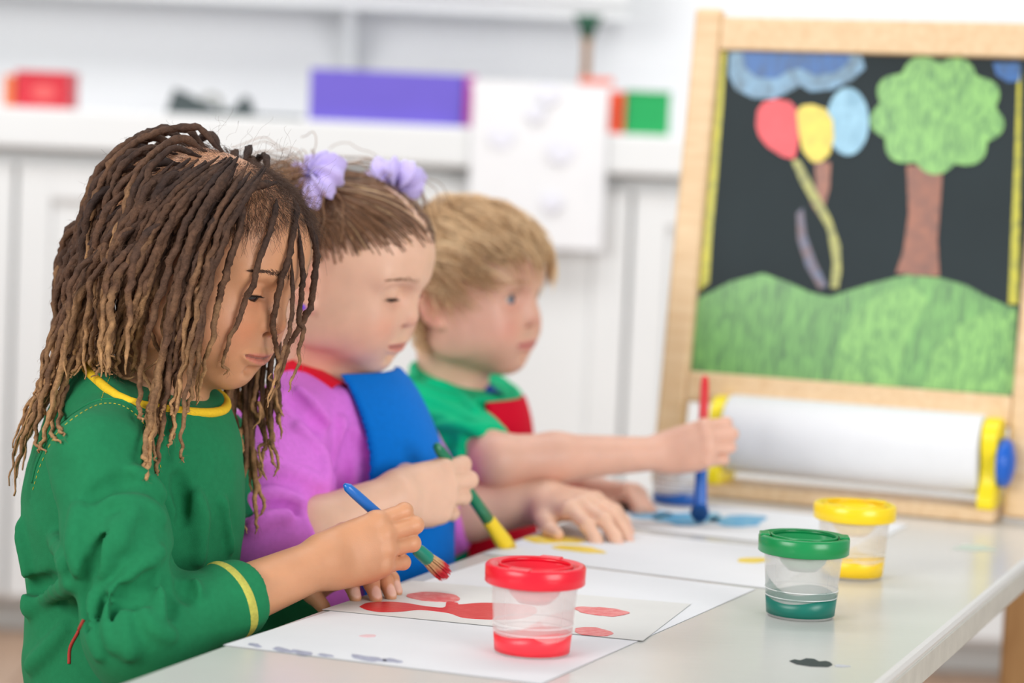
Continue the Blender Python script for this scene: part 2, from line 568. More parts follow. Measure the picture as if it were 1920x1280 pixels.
def paint_mat(name, rgb, pale, scale=60.0, stretch=(1, 6, 1), lo=0.35, hi=0.6):
    """brushed paint: streaks where the pale ground shows through"""
    m = bpy.data.materials.new(name)
    m.use_nodes = True
    nt = m.node_tree
    b = nt.nodes['Principled BSDF']
    tc = nt.nodes.new('ShaderNodeTexCoord')
    mp = nt.nodes.new('ShaderNodeMapping')
    mp.inputs['Scale'].default_value = stretch
    mp.inputs['Rotation'].default_value = (0, 0, 0.37)
    nt.links.new(tc.outputs['Object'], mp.inputs['Vector'])
    n = nt.nodes.new('ShaderNodeTexNoise')
    n.inputs['Scale'].default_value = scale
    n.inputs['Detail'].default_value = 6
    n.inputs['Distortion'].default_value = 1.2
    nt.links.new(mp.outputs['Vector'], n.inputs['Vector'])
    cr = nt.nodes.new('ShaderNodeValToRGB')
    cr.color_ramp.elements[0].color = (*S2L(pale), 1)
    cr.color_ramp.elements[1].color = (*S2L(rgb), 1)
    cr.color_ramp.elements[0].position = lo
    cr.color_ramp.elements[1].position = hi
    nt.links.new(n.outputs['Fac'], cr.inputs['Fac'])
    nt.links.new(cr.outputs['Color'], b.inputs['Base Color'])
    b.inputs['Roughness'].default_value = 0.35
    MATS[name] = m
    return m


def sheet(name, corners, z, m, label, seed=0):
    """a paper sheet with a slightly wavy surface; corners in table coordinates (along, across)"""
    c = [np.array(q) for q in corners]
    N = 16
    rg = random.Random(seed)
    ph = [rg.uniform(0, 6) for _ in range(3)]
    V, Fq = [], []
    for s in (0, 1):
        for i in range(N + 1):
            for j in range(N + 1):
                u, v = i / N, j / N
                q = (c[0] * (1 - u) + c[1] * u) * (1 - v) + (c[3] * (1 - u) + c[2] * u) * v
                h = 0.0002 * (math.sin(5 * u + ph[0]) + math.sin(4 * v + 3 * u + ph[1])) + 0.0004
                V.append(tw(q[0], q[1], z + h * 0.35 + s * 0.0003))
    n1 = (N + 1) ** 2
    for i in range(N):
        for j in range(N):
            q = (i * (N + 1) + j, (i + 1) * (N + 1) + j, (i + 1) * (N + 1) + j + 1, i * (N + 1) + j + 1)
            Fq.append(q[::-1])
            Fq.append(tuple(n1 + k for k in q))
    o = link(name, np_mesh(name, np.array(V), np.array(Fq)), m)
    return tag(o, label, 'paper', 'paper sheets on the table')


sh_a = sheet('paper_sheet', [(-0.125, 0.002), (-0.118, 0.262), (0.365, 0.290), (0.385, 0.030)], 0.0001, M_PAPER, 'large white paper under the red painting and red cup', 1)
sh_b = sheet('paper_sheet', [(0.045, 0.004), (0.075, 0.277), (0.255, 0.262), (0.215, 0.012)], 0.0007, M_PAPER2, 'painting paper with red brush strokes before the nearest child', 2)
sh_c = sheet('paper_sheet', [(0.395, 0.008), (0.375, 0.300), (0.60, 0.310), (0.615, 0.012)], 0.0001, M_PAPER, 'white paper with yellow strokes before the child in purple', 3)
sh_d = sheet('paper_sheet', [(0.645, 0.012), (0.635, 0.320), (0.86, 0.325), (0.87, 0.014)], 0.0001, M_PAPER, 'white paper with blue paint before the blond child', 4)
M_REDP = paint_mat('red_paint_strokes', (214, 16, 34), (232, 84, 88), 90, (1, 7, 1), 0.28, 0.50)
M_REDT = paint_mat('thin_red_paint', (220, 40, 52), (240, 160, 158), 110, (1, 7, 1), 0.36, 0.60)
M_BLUP = paint_mat('blue_paint_strokes', (26, 160, 216), (150, 208, 226), 40, (2, 4, 1), 0.34, 0.56)
M_YELP = paint_mat('yellow_paint_strokes', (250, 214, 34), (246, 232, 150), 40, (2, 4, 1), 0.3, 0.5)
zp = TZ + 0.00132
for px, mm in ((blob_px(814, 1119, 49, 9, 1, 30, 0.06, 0.05), M_REDT),
               ([(674, 1137), (690, 1130), (730, 1128), (765, 1131), (795, 1136), (832, 1139), (838, 1128), (858, 1130), (862, 1133), (905, 1130), (960, 1132), (1000, 1137),
                 (1004, 1150), (970, 1160), (920, 1161), (870, 1158), (845, 1150), (820, 1146), (785, 1143), (755, 1146), (715, 1147), (688, 1143)], M_REDP),
               (blob_px(1128, 1146, 47, 8, 3, 30, 0.12, 0.08), M_REDT), (blob_px(1112, 1184, 34, 8, 4, 26, 0.1, 0.08), M_REDT)):
    px = [tuple(v) for v in smooth_line(list(px) + [px[0]], 90)[:-1]]
    slab('paint_stroke', plane_poly(px, zp), (0, 0, 1), 0.0003, mm, sh_b)
zp2 = TZ + 0.00072
slab('paint_stroke', plane_poly(blob_px(690, 1192, 16, 2.5, 5), zp2), (0, 0, 1), 0.0003, mat('pink_smudge', (236, 200, 204), 0.6), sh_a)
M_INK = mat('blue_grey_ink', (168, 172, 192), 0.6, 0.2, 200)
for (x, y, rx, ry) in ((478, 1209, 12, 3), (530, 1218, 20, 3.5), (566, 1223, 22, 3.5), (610, 1228, 14, 2.5), (690, 1234, 30, 5), (735, 1238, 18, 3.5)):
    slab('ink_mark', plane_poly(blob_px(x, y, rx, ry, int(x), 20, 0.25, 0.15), zp2), (0, 0, 1), 0.0002, M_INK, sh_a)
for px in (blob_px(1040, 1011, 56, 8, 7, 26, 0.15, 0.03), blob_px(1085, 1029, 46, 6, 8, 26, 0.15, 0.1), blob_px(1412, 1050, 30, 5, 9)):
    slab('paint_stroke', plane_poly(px, zp2), (0, 0, 1), 0.0003, M_YELP, sh_c)
for px in (blob_px(1215, 963, 42, 9, 10, 26, 0.2, 0.08), blob_px(1290, 972, 62, 12, 11, 26, 0.2, 0.02), blob_px(1385, 976, 50, 11, 12, 26, 0.2, 0.02)):
    slab('paint_stroke', plane_poly(px, zp2), (0, 0, 1), 0.0003, M_BLUP, sh_d)
M_BLK = mat('dried_dark_paint', (22, 40, 44), 0.5, 0.3, 300, 0.5, 500)
slab('paint_spot', plane_poly([(1480, 1239), (1490, 1236), (1500, 1238), (1512, 1234), (1526, 1235), (1536, 1240), (1548, 1239), (1556, 1241), (1561, 1246), (1552, 1250), (1520, 1249), (1494, 1245)], TZ + 0.0002), (0, 0, 1), 0.0003, M_BLK, top)
slab('paint_spot', plane_poly(blob_px(1578, 1248, 14, 2, 22, 20, 0.3), TZ + 0.0002), (0, 0, 1), 0.0002, mat('grey_smudge', (196, 198, 204), 0.6), top)
slab('paint_spot', plane_poly(blob_px(1826, 1027, 38, 5, 23, 20, 0.3), TZ + 0.0002), (0, 0, 1), 0.0002, mat('green_smudge', (196, 210, 198), 0.5), top)

# ================================================================== paint cups
def frosted(name, rgb, a):
    m = bpy.data.materials.new(name)
    m.use_nodes = True
    nt = m.node_tree
    b = nt.nodes['Principled BSDF']
    b.inputs['Base Color'].default_value = (*S2L(rgb), 1)
    b.inputs['Roughness'].default_value = 0.25
    b.inputs['Alpha'].default_value = a
    b.inputs['Subsurface Weight'].default_value = 0.0
    MATS[name] = m
    return m


M_FROST = frosted('frosted_clear_plastic', (238, 236, 234), 0.30)


def paint_cup(base, rgb_lid, rgb_paint, label, level=0.014, rot=0.0, s=1.0, film=0.0):
    e = empty('paint_cup', tuple(base), label, 'paint cup', 'paint cups on the table')
    B = np.asarray(base, float)
    rb, rt_, hb_ = 0.0292 * s, 0.0352 * s, 0.068 * s
    rad = lambda h: rb + (rt_ - rb) * h / hb_
    body = lathe('cup_body', [(0.0005, 0.0012), (rb - 0.003, 0.0006), (rb - 0.001, 0.0), (rb, 0.0015), (rad(0.03), 0.03), (rad(0.05), 0.05), (rt_, hb_),
                       (rt_ - 0.0011, hb_), (rad(0.05) - 0.0011, 0.05), (rad(0.03) - 0.0011, 0.03), (rb - 0.0011, 0.003), (rb - 0.004, 0.002), (0.0005, 0.002)],
                 M_FROST, e, B, seg=64)
    M_RING = frosted('cup_ridge_plastic', (250, 250, 250), 0.75) if 'cup_ridge_plastic' not in MATS else MATS['cup_ridge_plastic']
    for hr in (0.0185, 0.0245):
        r0 = rad(hr)
        lathe('ridge', [(r0 - 0.0003, hr - 0.0004), (r0 + 0.0005, hr - 0.0003), (r0 + 0.0005, hr + 0.0003), (r0 - 0.0003, hr + 0.0004)], M_RING, body, B, seg=64)
    mp_ = mat('cup_paint_%d_%d_%d' % rgb_paint, rgb_paint, 0.35, 0.06, 60)
    # paint lying in the bottom, climbing a little on one side
    def slosh(r, h, a):
        if h > 0.006:
            return r, h + 0.0030 * s * math.cos(a - rot) * (r / rb) + 0.0012 * math.sin(3 * a) * (r / rb)
        return r, h
    ri = lambda h: rad(h) + 0.00015
    lathe('paint', [(0.0005, 0.0024), (ri(0.003), 0.0026), (ri(level), level), (ri(level) - 0.001, level + 0.0002), (ri(level) * 0.6, level - 0.0008), (0.0005, level - 0.001)],
          mp_, e, B, seg=64, fn=slosh)
    if film:
        mf = frosted('paint_film_%d_%d_%d' % rgb_paint, rgb_paint, film)
        def wav(r, h, a):
            return r, (h if h < level + 0.004 else h + 0.010 * math.cos(a - rot - 1.0) + 0.003 * math.sin(3 * a))
        lathe('paint_film', [(ri(level), level - 0.002), (ri(level + 0.014), level + 0.014)], mf, e, B, seg=64, fn=wav)
    ml = mat('lid_plastic_%d_%d_%d' % rgb_lid, rgb_lid, 0.28, 0.03, 40, sss=0.15, srad=(1, 1, 1), sscale=0.004)
    R = 0.0395 * s
    lid = lathe('lid', [(rt_ - 0.001, hb_ - 0.012), (R - 0.0014, hb_ - 0.0125), (R - 0.0002, hb_ - 0.0115), (R, hb_ + 0.001), (R - 0.0012, hb_ + 0.0026), (R - 0.004, hb_ + 0.003),
                        (R - 0.0065, hb_ + 0.0018), (0.0285 * s, hb_ + 0.0006), (0.0262 * s, hb_ - 0.001), (0.0185 * s, hb_ - 0.020), (0.0128 * s, hb_ - 0.026), (0.0122 * s, hb_ - 0.0272),
                        (0.0130 * s, hb_ - 0.0278), (0.0192 * s, hb_ - 0.0212), (0.0272 * s, hb_ - 0.0015), (rt_ - 0.001, hb_ - 0.001), (rt_ - 0.001, hb_ - 0.012)], ml, e, B, seg=72)
    # raised inner rim and pouring tab of the lid
    lathe('inner_rim', [(0.0275 * s, hb_ + 0.0006), (0.0292 * s, hb_ + 0.0006), (0.0292 * s, hb_ + 0.0030), (0.0283 * s, hb_ + 0.0036), (0.0275 * s, hb_ + 0.0030)],
          ml, lid, B, seg=60)
    for da in (0.0, math.pi):
        d = np.array([math.cos(rot + 0.5 + da), math.sin(rot + 0.5 + da), 0])
        t_ = np.array([-d[1], d[0], 0])
        obox('lid_tab', B + d * (R - 0.0095) - t_ * 0.009 + ZZ * (hb_ + 0.0012), d * 0.0085, t_ * 0.018, ZZ * 0.0026, ml, lid, 0.0009)
    return e


paint_cup(onz(997, 1224), (236, 22, 48), (248, 52, 66), 'red-lidded paint cup on the large white paper, nearest of all', 0.0165, 0.7, 1.0, 0.12)
paint_cup(onz(1500, 1154), (14, 140, 76), (6, 112, 96), 'green-lidded paint cup standing on the bare table', 0.0185, 2.6, 1.0, 0.30)
paint_cup(onz(1596, 1080), (250, 214, 26), (250, 208, 30), 'yellow-lidded paint cup behind the green one', 0.0190, 0.3, 0.995, 0.16)
paint_cup(onz(1272, 944), (34, 104, 196), (10, 92, 178), 'blue paint cup half hidden behind the blond child\'s hand', 0.0130, 1.0, 0.98, 0.10)

# ================================================================== tabletop easel with chalkboard and paper roll
M_PINE = wood_mat('pale_pine', (222, 186, 142), (236, 206, 166), (3, 3, 26), 0.5)
M_PINEX = wood_mat('pale_pine_rail', (222, 186, 142), (236, 206, 166), (20, 4, 20), 0.5)
EA, TAU = 0.965, 0.15                          # foot of the board plane along the table, lean from the vertical
E_UP = math.cos(TAU) * ZZ + math.sin(TAU) * TT   # up the leaning frame
E_N = -math.cos(TAU) * TT + math.sin(TAU) * ZZ   # out of the board, towards the camera
easel = empty('tabletop_easel', tuple(tw(EA + 0.03, 0.22)), 'pale pine tabletop easel with chalkboard standing on the table end', 'easel')


def ep(b, h, n=0.0):
    return tw(EA, b) + h * E_UP + n * E_N


HB, HT, BL, BR = 0.141, 0.528, 0.0285, 0.411     # chalkboard opening
for b0 in (BL - 0.034, BR):
    obox('post', ep(b0, 0.004, -0.010), NN * 0.034, E_UP * (HT + 0.046), E_N * 0.022, M_PINE, easel, 0.005)
for h0, hh in ((HT, 0.040), (HB - 0.036, 0.036)):
    obox('rail', ep(BL, h0, -0.008), NN * (BR - BL), E_UP * hh, E_N * 0.019, M_PINEX, easel, 0.003)
# rear legs of the A-frame
for b0 in (BL - 0.026, BR + 0.004):
    p0, p1 = ep(b0, HT + 0.01, -0.012), tw(1.19, b0)
    ax = p0 - p1
    obox('rear_leg', p1, NN * 0.024, ax, TT * 0.022, M_PINE, easel, 0.003)
# tray with the roll
tray = obox('tray', tw(0.925, 0.045, 0.0005), NN * 0.362, TT * 0.075, (0, 0, 0.016), M_PINEX, easel, 0.003)
M_YEL = mat('yellow_plastic', (250, 226, 24), 0.35, 0.02, 40, sss=0.1, srad=(1, 1, .3))
def ering(c, n, rx, rz, k=40, pinch=0.0):
    out = []
    for i in range(k):
        a = 2 * math.pi * i / k
        out.append(c + TT * rx * math.cos(a) + ZZ * rz * math.sin(a))
    return out
def holder(b, w):
    # tall rounded bracket, broad at the foot, waisted and domed above
    prof = [(-0.034, 0.0), (0.034, 0.0), (0.036, 0.012), (0.026, 0.030), (0.024, 0.052), (0.030, 0.070), (0.030, 0.088), (0.022, 0.100), (0.008, 0.106),
            (-0.008, 0.106), (-0.022, 0.100), (-0.030, 0.088), (-0.030, 0.070), (-0.024, 0.052), (-0.026, 0.030), (-0.036, 0.012)]
    ln = smooth_line(prof + [prof[0]], 64)[:-1]
    return slab('roll_holder', [tw(0.955 + x, b, 0.0165 + z * 0.94) for x, z in ln], NN, w, M_YEL, easel, False)
hl = holder(0.072, 0.016)
hr = holder(0.388, 0.018)
for h_, b_ in ((hl, 0.072), (hr, 0.388)):
    bv = h_.modifiers.new('bevel', 'BEVEL')
    bv.width = 0.004
    bv.segments = 3
    bv.limit_method = 'ANGLE'
RC = tw(0.955, 0.090, 0.074)
lathe('paper_roll', [(0.012, 0.0), (0.0445, 0.0), (0.0452, 0.001), (0.0452, 0.295), (0.0445, 0.296), (0.012, 0.296), (0.012, 0.0)], M_PAPER, easel, RC, NN, 64)
lathe('roll_core', [(0.0105, -0.014), (0.0118, -0.014), (0.0118, 0.31), (0.0105, 0.31), (0.0105, -0.014)], mat('cardboard_core', (170, 140, 104), 0.8), easel, RC, NN, 24)
lathe('end_knob', [(0.0005, 0.0), (0.020, 0.0), (0.027, 0.002), (0.028, 0.008), (0.024, 0.014), (0.010, 0.018), (0.0005, 0.0185)], mat('blue_knob_plastic', (18, 96, 200), 0.35), easel, tw(0.945, 0.4055, 0.068), NN, 32)
# the sheet pulled down from the roll to the tray
# chalkboard and its drawing
M_BOARD = mat('chalkboard_slate', (36, 48, 52), 0.75, 0.18, 5.0, 0.2, 150)
board = obox('chalkboard', ep(BL - 0.006, HB - 0.006, -0.006), NN * (BR - BL + 0.012), E_UP * (HT - HB + 0.012), E_N * 0.006, M_BOARD, easel, 0.0)
BQ = ep(0, 0, 0.0)


def bp(x, y, lift=0.0):
    """pixel -> point on the chalkboard face"""
    d = ray(x, y)
    q = CAM + d * (((BQ - CAM) @ E_N) / (d @ E_N))
    b = np.clip((q - BQ) @ NN, BL + 0.0005, BR - 0.0005)
    h = np.clip((q - BQ) @ E_UP, HB + 0.0005, HT - 0.0005)
    return ep(b, h, lift)


def chalk(name, rgb, ground=(54, 68, 70), scale=40, lo=0.3, hi=0.62, stretch=(1, 1, 1)):
    return paint_mat(name, rgb, ground, scale, stretch, lo, hi)


K_GR = chalk('chalk_green', (136, 196, 104), (74, 128, 72), 46, 0.30, 0.58, (3, 3, 1))
K_GD = chalk('chalk_grass', (122, 186, 98), (62, 108, 66), 30, 0.28, 0.66, (5, 5, 0.7))
K_BR = chalk('chalk_brown', (158, 94, 68), (120, 74, 60), 50)
K_BL = chalk('chalk_blue', (26, 100, 174), (36, 74, 112), 40, 0.25, 0.6, (3, 3, 1))
K_PB = chalk('chalk_pale_blue', (126, 172, 206), (84, 112, 130), 40, 0.3, 0.7)
K_SK = chalk('chalk_sky', (150, 200, 224), (120, 170, 196), 40)
K_RD = chalk('chalk_red', (246, 66, 76), (214, 54, 66), 40)
K_YL = chalk('chalk_yellow', (240, 216, 78), (214, 190, 70), 40)
K_YB = chalk('chalk_yellow_border', (206, 200, 40), (150, 152, 50), 50)
K_YD = chalk('chalk_olive', (178, 176, 88), (120, 124, 70), 50)


def bshape(name, px, m, lift):
    return slab(name, [bp(x, y, lift) for x, y in px], E_N, 0.00025, m, board)


def scal(cx, cy, rx, ry, bumps, amp, n=64, ph=0.0):
    out = []
    for i in range(n):
        a = 2 * math.pi * i / n
        r = 1 + amp * abs(math.sin(bumps * a / 2 + ph)) - amp * 0.5
        out.append((cx + rx * r * math.cos(a), cy + ry * r * math.sin(a)))
    return out


bshape('chalk_border', [(1338, 92), (1362, 92), (1355, 200), (1345, 330), (1334, 450), (1330, 530), (1304, 545), (1312, 440), (1325, 280), (1332, 160)], K_YB, 0.0002)
bshape('chalk_border', [(1914, 130), (1914, 300), (1910, 570), (1891, 570), (1897, 430), (1903, 290), (1908, 150)], K_YB, 0.0002)
cl = [(1368, 92), (1366, 140), (1380, 168), (1412, 184), (1450, 186), (1484, 170), (1500, 160), (1520, 172), (1560, 168), (1598, 150), (1622, 128), (1616, 104), (1560, 96)]
bshape('chalk_cloud', cl, K_PB, 0.0002)
bshape('chalk_cloud', [(1392, 94), (1396, 126), (1420, 146), (1456, 148), (1480, 132), (1500, 128), (1530, 142), (1568, 136), (1594, 116), (1592, 102), (1520, 96)], K_BL, 0.0006)
bshape('chalk_cloud', [(1862, 118), (1868, 140), (1890, 154), (1912, 152), (1915, 118)], K_BL, 0.0003)
hill1 = [(1296, 698), (1304, 560), (1330, 548), (1370, 528), (1430, 512), (1480, 530), (1520, 548), (1556, 556), (1590, 545), (1640, 530), (1700, 515), (1760, 520), (1810, 534), (1850, 556), (1890, 574), (1908, 576), (1904, 742)]
bshape('chalk_hill', hill1, K_GD, 0.0002)
bshape('chalk_hill', [(1730, 728), (1750, 660), (1790, 612), (1850, 584), (1906, 582), (1904, 742)], K_GR, 0.0006)
bshape('chalk_hill', [(1560, 718), (1575, 640), (1610, 580), (1660, 546), (1710, 536), (1740, 560), (1700, 640), (1680, 724)], K_GR, 0.0005)
bshape('chalk_trunk', [(1700, 310), (1768, 312), (1764, 380), (1758, 450), (1762, 518), (1720, 516), (1680, 512), (1694, 470), (1704, 400)], K_BR, 0.0008)
crown = scal(1758, 215, 118, 104, 9, 0.16, 80, 0.6)
bshape('chalk_crown', crown, K_GR, 0.0010)
bshape('chalk_string', [(1484, 300), (1500, 300), (1528, 352), (1558, 408), (1576, 460), (1578, 510), (1572, 540), (1558, 540), (1562, 490), (1552, 430), (1528, 388), (1504, 346)], K_YD, 0.0012)
bshape('chalk_string', [(1528, 304), (1558, 304), (1556, 352), (1540, 410), (1520, 380), (1530, 345)], K_BR, 0.0008)
bshape('chalk_string', [(1494, 400), (1506, 390), (1512, 440), (1530, 490), (1552, 536), (1536, 542), (1512, 500), (1496, 450)], chalk('chalk_slate_blue', (84, 98, 130), (112, 78, 74), 40), 0.0006)
bshape('chalk_balloon', scal(1590, 228, 40, 62, 2, 0.04), K_SK, 0.0008)
bshape('chalk_balloon', [(1418, 236), (1420, 208), (1432, 192), (1456, 186), (1482, 190), (1496, 206), (1500, 240), (1496, 276), (1490, 298), (1468, 294), (1440, 276), (1424, 256)], K_RD, 0.0010)
bshape('chalk_balloon', [(1494, 210), (1504, 198), (1524, 196), (1548, 204), (1562, 226), (1564, 260), (1556, 290), (1540, 304), (1522, 304), (1506, 284), (1498, 250)], K_YL, 0.0014)

# ================================================================== implicit-surface modelling
# Bodies and clothes are grown from smooth unions of tapered capsules and ellipsoids and meshed with surface nets.
def _smin(a, b, k):
    h = np.clip(0.5 + 0.5 * (b - a) / k, 0, 1)
    return b + (a - b) * h - k * h * (1 - h)


class Node:
    __slots__ = ('f', 'c', 'R', 'k', 'op', 'kids', 'M', 'o', 's')

    def __init__(self, f=None, c=None, R=None, k=0.01, op='add', kids=None, M=None, o=None, s=1.0):
        self.f, self.c, self.R, self.k, self.op, self.kids, self.M, self.o, self.s = f, c, R, k, op, kids, M, o, s


def cap(a, b, r1, r2=None, k=0.01, op='add'):
    a, b = np.asarray(a, np.float32), np.asarray(b, np.float32)
    r2 = r1 if r2 is None else r2
    ba = b - a
    bb = float(ba @ ba) + 1e-12

    def f(p):
        pa = p - a
        t = np.clip(pa @ ba / bb, 0, 1)
        q = pa - t[:, None] * ba
        return np.sqrt((q * q).sum(1)) - (r1 + t * (r2 - r1))
    return Node(f, (a + b) / 2, math.sqrt(bb) / 2 + max(r1, r2), k, op)


def sph(c, r, k=0.01, op='add'):
    c = np.asarray(c, np.float32)
    return Node(lambda p: np.sqrt(((p - c) ** 2).sum(1)) - r, c, r, k, op)


def ell(c, rad, k=0.01, op='add', R=None):
    c = np.asarray(c, np.float32)
    rad = np.asarray(rad, np.float32)
    Rm = None if R is None else np.asarray(R, np.float32)   # columns are the axes

    def f(p):
        q = p - c
        if Rm is not None: q = q @ Rm
        a = q / rad
        k0 = np.sqrt((a * a).sum(1))
        a = a / rad
        k1 = np.sqrt((a * a).sum(1)) + 1e-9
        return k0 * (k0 - 1) / k1
    return Node(f, c, float(rad.max()), k, op)


def chain(pts, rs, k=0.01, op='add', kin=None):
    """consecutive tapered capsules as one node (hard union of tangent-continuous pieces)"""
    ns = [cap(pts[i], pts[i + 1], rs[i], rs[i + 1], kin or 0.004) for i in range(len(pts) - 1)]
    return group(ns, k, op)


def half(o, n, k=0.002, op='int'):
    """keeps the side n points away from"""
    o, n = np.asarray(o, np.float32), np.asarray(unit(n), np.float32)
    return Node(lambda p: (p - o) @ n, None, None, k, op)


def disp(f, c=None, R=None):
    return Node(f, None if c is None else np.asarray(c, float), R, 0, 'disp')


def group(kids, k=0.01, op='add', M=None, o=None, s=1.0):
    n = Node(None, None, None, k, op, kids, None if M is None else np.asarray(M, np.float32), None if o is None else np.asarray(o, np.float32), s)
    cs = [x for x in kids if x.c is not None and x.op == 'add']
    if cs:
        C = np.array([x.c for x in cs]); Rr = np.array([x.R for x in cs])
        lo, hi = (C - Rr[:, None]).min(0), (C + Rr[:, None]).max(0)
        c = (lo + hi) / 2
        R = float(max(np.linalg.norm(x.c - c) + x.R for x in cs))
        if n.M is not None:
            c = n.o + n.s * (n.M @ c); R *= n.s
        n.c, n.R = c, R
    return n


def ev(nodes, p, bc=None, br=None, band=0.006):
    d = None
    for n in nodes:
        if bc is not None and n.c is not None and np.linalg.norm(n.c - bc) - n.R > br + n.k + band:
            continue
        if n.kids is not None:
            if n.M is not None:
                q = ((p - n.o) @ n.M) / n.s
                b2 = None if bc is None else ((bc - n.o) @ n.M) / n.s
                v = ev(n.kids, q, b2, None if br is None else br / n.s, band) * n.s
            else:
                v = ev(n.kids, p, bc, br, band)
        elif n.op == 'disp':
            if d is not None: d = d + n.f(p)
            continue
        else:
            v = n.f(p)
        if d is None:
            if n.op == 'add': d = v
            continue
        if n.op == 'add': d = _smin(d, v, n.k)
        elif n.op == 'sub': d = -_smin(-d, v, n.k)
        elif n.op == 'int': d = -_smin(-d, -v, n.k)
    if d is None:
        d = np.full(len(p), 0.5, np.float32)
    return d


def mesh_sdf(nodes, vox, bounds):
    lo, hi = np.asarray(bounds[0], float), np.asarray(bounds[1], float)
    BS = 14
    nb = np.ceil((hi - lo) / (vox * BS)).astype(int)
    N = nb * BS + 1
    G = np.full(N, 0.5, np.float32)
    gx, gy, gz = (np.arange(n) for n in nb)
    bi = np.stack(np.meshgrid(gx, gy, gz, indexing='ij'), -1).reshape(-1, 3)
    cen = (lo + (bi * BS + BS / 2) * vox).astype(np.float32)
    dc = ev(nodes, cen)
    hd = vox * BS * 0.87
    act = np.abs(dc) < hd * 1.12 + 0.003
    inn = bi[(~act) & (dc < 0)]
    for b in inn:
        s = b * BS
        G[s[0]:s[0] + BS + 1, s[1]:s[1] + BS + 1, s[2]:s[2] + BS + 1] = -0.5
    loc = np.stack(np.meshgrid(*(np.arange(BS + 1),) * 3, indexing='ij'), -1).reshape(-1, 3) * vox
    for b, c in zip(bi[act], cen[act]):
        s = b * BS
        d = ev(nodes, (lo + s * vox + loc).astype(np.float32), c.astype(np.float64), hd)
        G[s[0]:s[0] + BS + 1, s[1]:s[1] + BS + 1, s[2]:s[2] + BS + 1] = d.reshape((BS + 1,) * 3)
    I = G < 0
    I[0], I[-1], I[:, 0], I[:, -1], I[:, :, 0], I[:, :, -1] = (False,) * 6
    G = np.where(I, np.minimum(G, -1e-7), np.maximum(G, 1e-7))
    # mixed cells
    c8 = [(i, j, k) for i in (0, 1) for j in (0, 1) for k in (0, 1)]
    sl = lambda o: tuple(slice(v, v + n - 1) for v, n in zip(o, N))
    anyv = np.zeros(N - 1, bool); allv = np.ones(N - 1, bool)
    for o in c8:
        anyv |= I[sl(o)]; allv &= I[sl(o)]
    cells = np.argwhere(anyv & ~allv)
    idx = np.full(N - 1, -1, np.int32)
    idx[tuple(cells.T)] = np.arange(len(cells))
    val = {o: G[tuple((cells + o).T)] for o in c8}
    acc = np.zeros((len(cells), 3)); cnt = np.zeros(len(cells))
    for o in c8:
        for ax in range(3):
            if o[ax] == 0:
                o2 = list(o); o2[ax] = 1; o2 = tuple(o2)
                a, b = val[o], val[o2]
                m = (a < 0) != (b < 0)
                t = a[m] / (a[m] - b[m])
                pt = np.tile(np.array(o, float), (m.sum(), 1)); pt[:, ax] = t
                acc[m] += pt; cnt[m] += 1
    V = lo + (cells + acc / cnt[:, None]) * vox
    Fs = []
    for ax in range(3):
        s0 = [slice(1, n - 1) for n in N]; s1 = [slice(1, n - 1) for n in N]
        s0[ax] = slice(0, N[ax] - 1); s1[ax] = slice(1, N[ax])
        A, B = I[tuple(s0)], I[tuple(s1)]
        e = np.argwhere(A != B)
        fl = A[tuple(e.T)]
        off = np.array([1, 1, 1]); off[ax] = 0
        e = e + off
        u, v = [(1, 2), (2, 0), (0, 1)][ax]
        du, dv = np.zeros(3, int), np.zeros(3, int)
        du[u] = 1; dv[v] = 1
        q = np.stack([idx[tuple((e - du - dv).T)], idx[tuple((e - dv).T)], idx[tuple(e.T)], idx[tuple((e - du).T)]], 1)
        q[~fl] = q[~fl][:, ::-1]
        Fs.append(q)
    Fq = np.concatenate(Fs)
    return V, Fq[(Fq >= 0).all(1)]


def bounds_of(nodes, pad=0.03):
    C = np.array([n.c for n in nodes if n.c is not None and n.op == 'add']); R = np.array([n.R for n in nodes if n.c is not None and n.op == 'add'])
    return (C - R[:, None]).min(0) - pad, (C + R[:, None]).max(0) + pad


def ripple(seed, freq, amp, aniso=(1, 1, 1), n=7):
    """smooth pseudo-noise made of a few skewed sine sheets"""
    rg = np.random.default_rng(seed)
    K = rg.normal(size=(n, 3)) * freq * np.asarray(aniso)
    ph = rg.uniform(0, 6.28, n)
    K, ph = K.astype(np.float32), ph.astype(np.float32)

    def f(p):
        w = np.sin(p @ K[0] * 0.6 + ph[0]) * 0.9
        return (amp / math.sqrt(n) * np.sin(p @ K.T + ph + w[:, None]).sum(1)).astype(np.float32)
    return f


def fold(pts, r, depth, k=0.012):
    """a soft ridge (depth > 0) or crease (depth < 0) laid along a line on a garment"""
    P_ = [np.asarray(p, float) for p in pts]
    return chain(P_, [r] * len(P_), k, 'add' if depth > 0 else 'sub')


def rot_frame(yaw, pitch, roll):
    f = np.array([math.cos(pitch) * math.cos(yaw), -math.cos(pitch) * math.sin(yaw), -math.sin(pitch)])
    l = np.array([math.sin(yaw), math.cos(yaw), 0.0])
    u = np.cross(f, l)
    l2 = math.cos(roll) * l + math.sin(roll) * u
    return np.stack([f, l2, np.cross(f, l2)], 1)


# ------------------------------------------------------------------ head: x forward, y to the child's left, z up; eye level a little below 0
EYE = np.array([0.0645, 0.0295, -0.0038])
EYR = 0.0124


LIPX = []


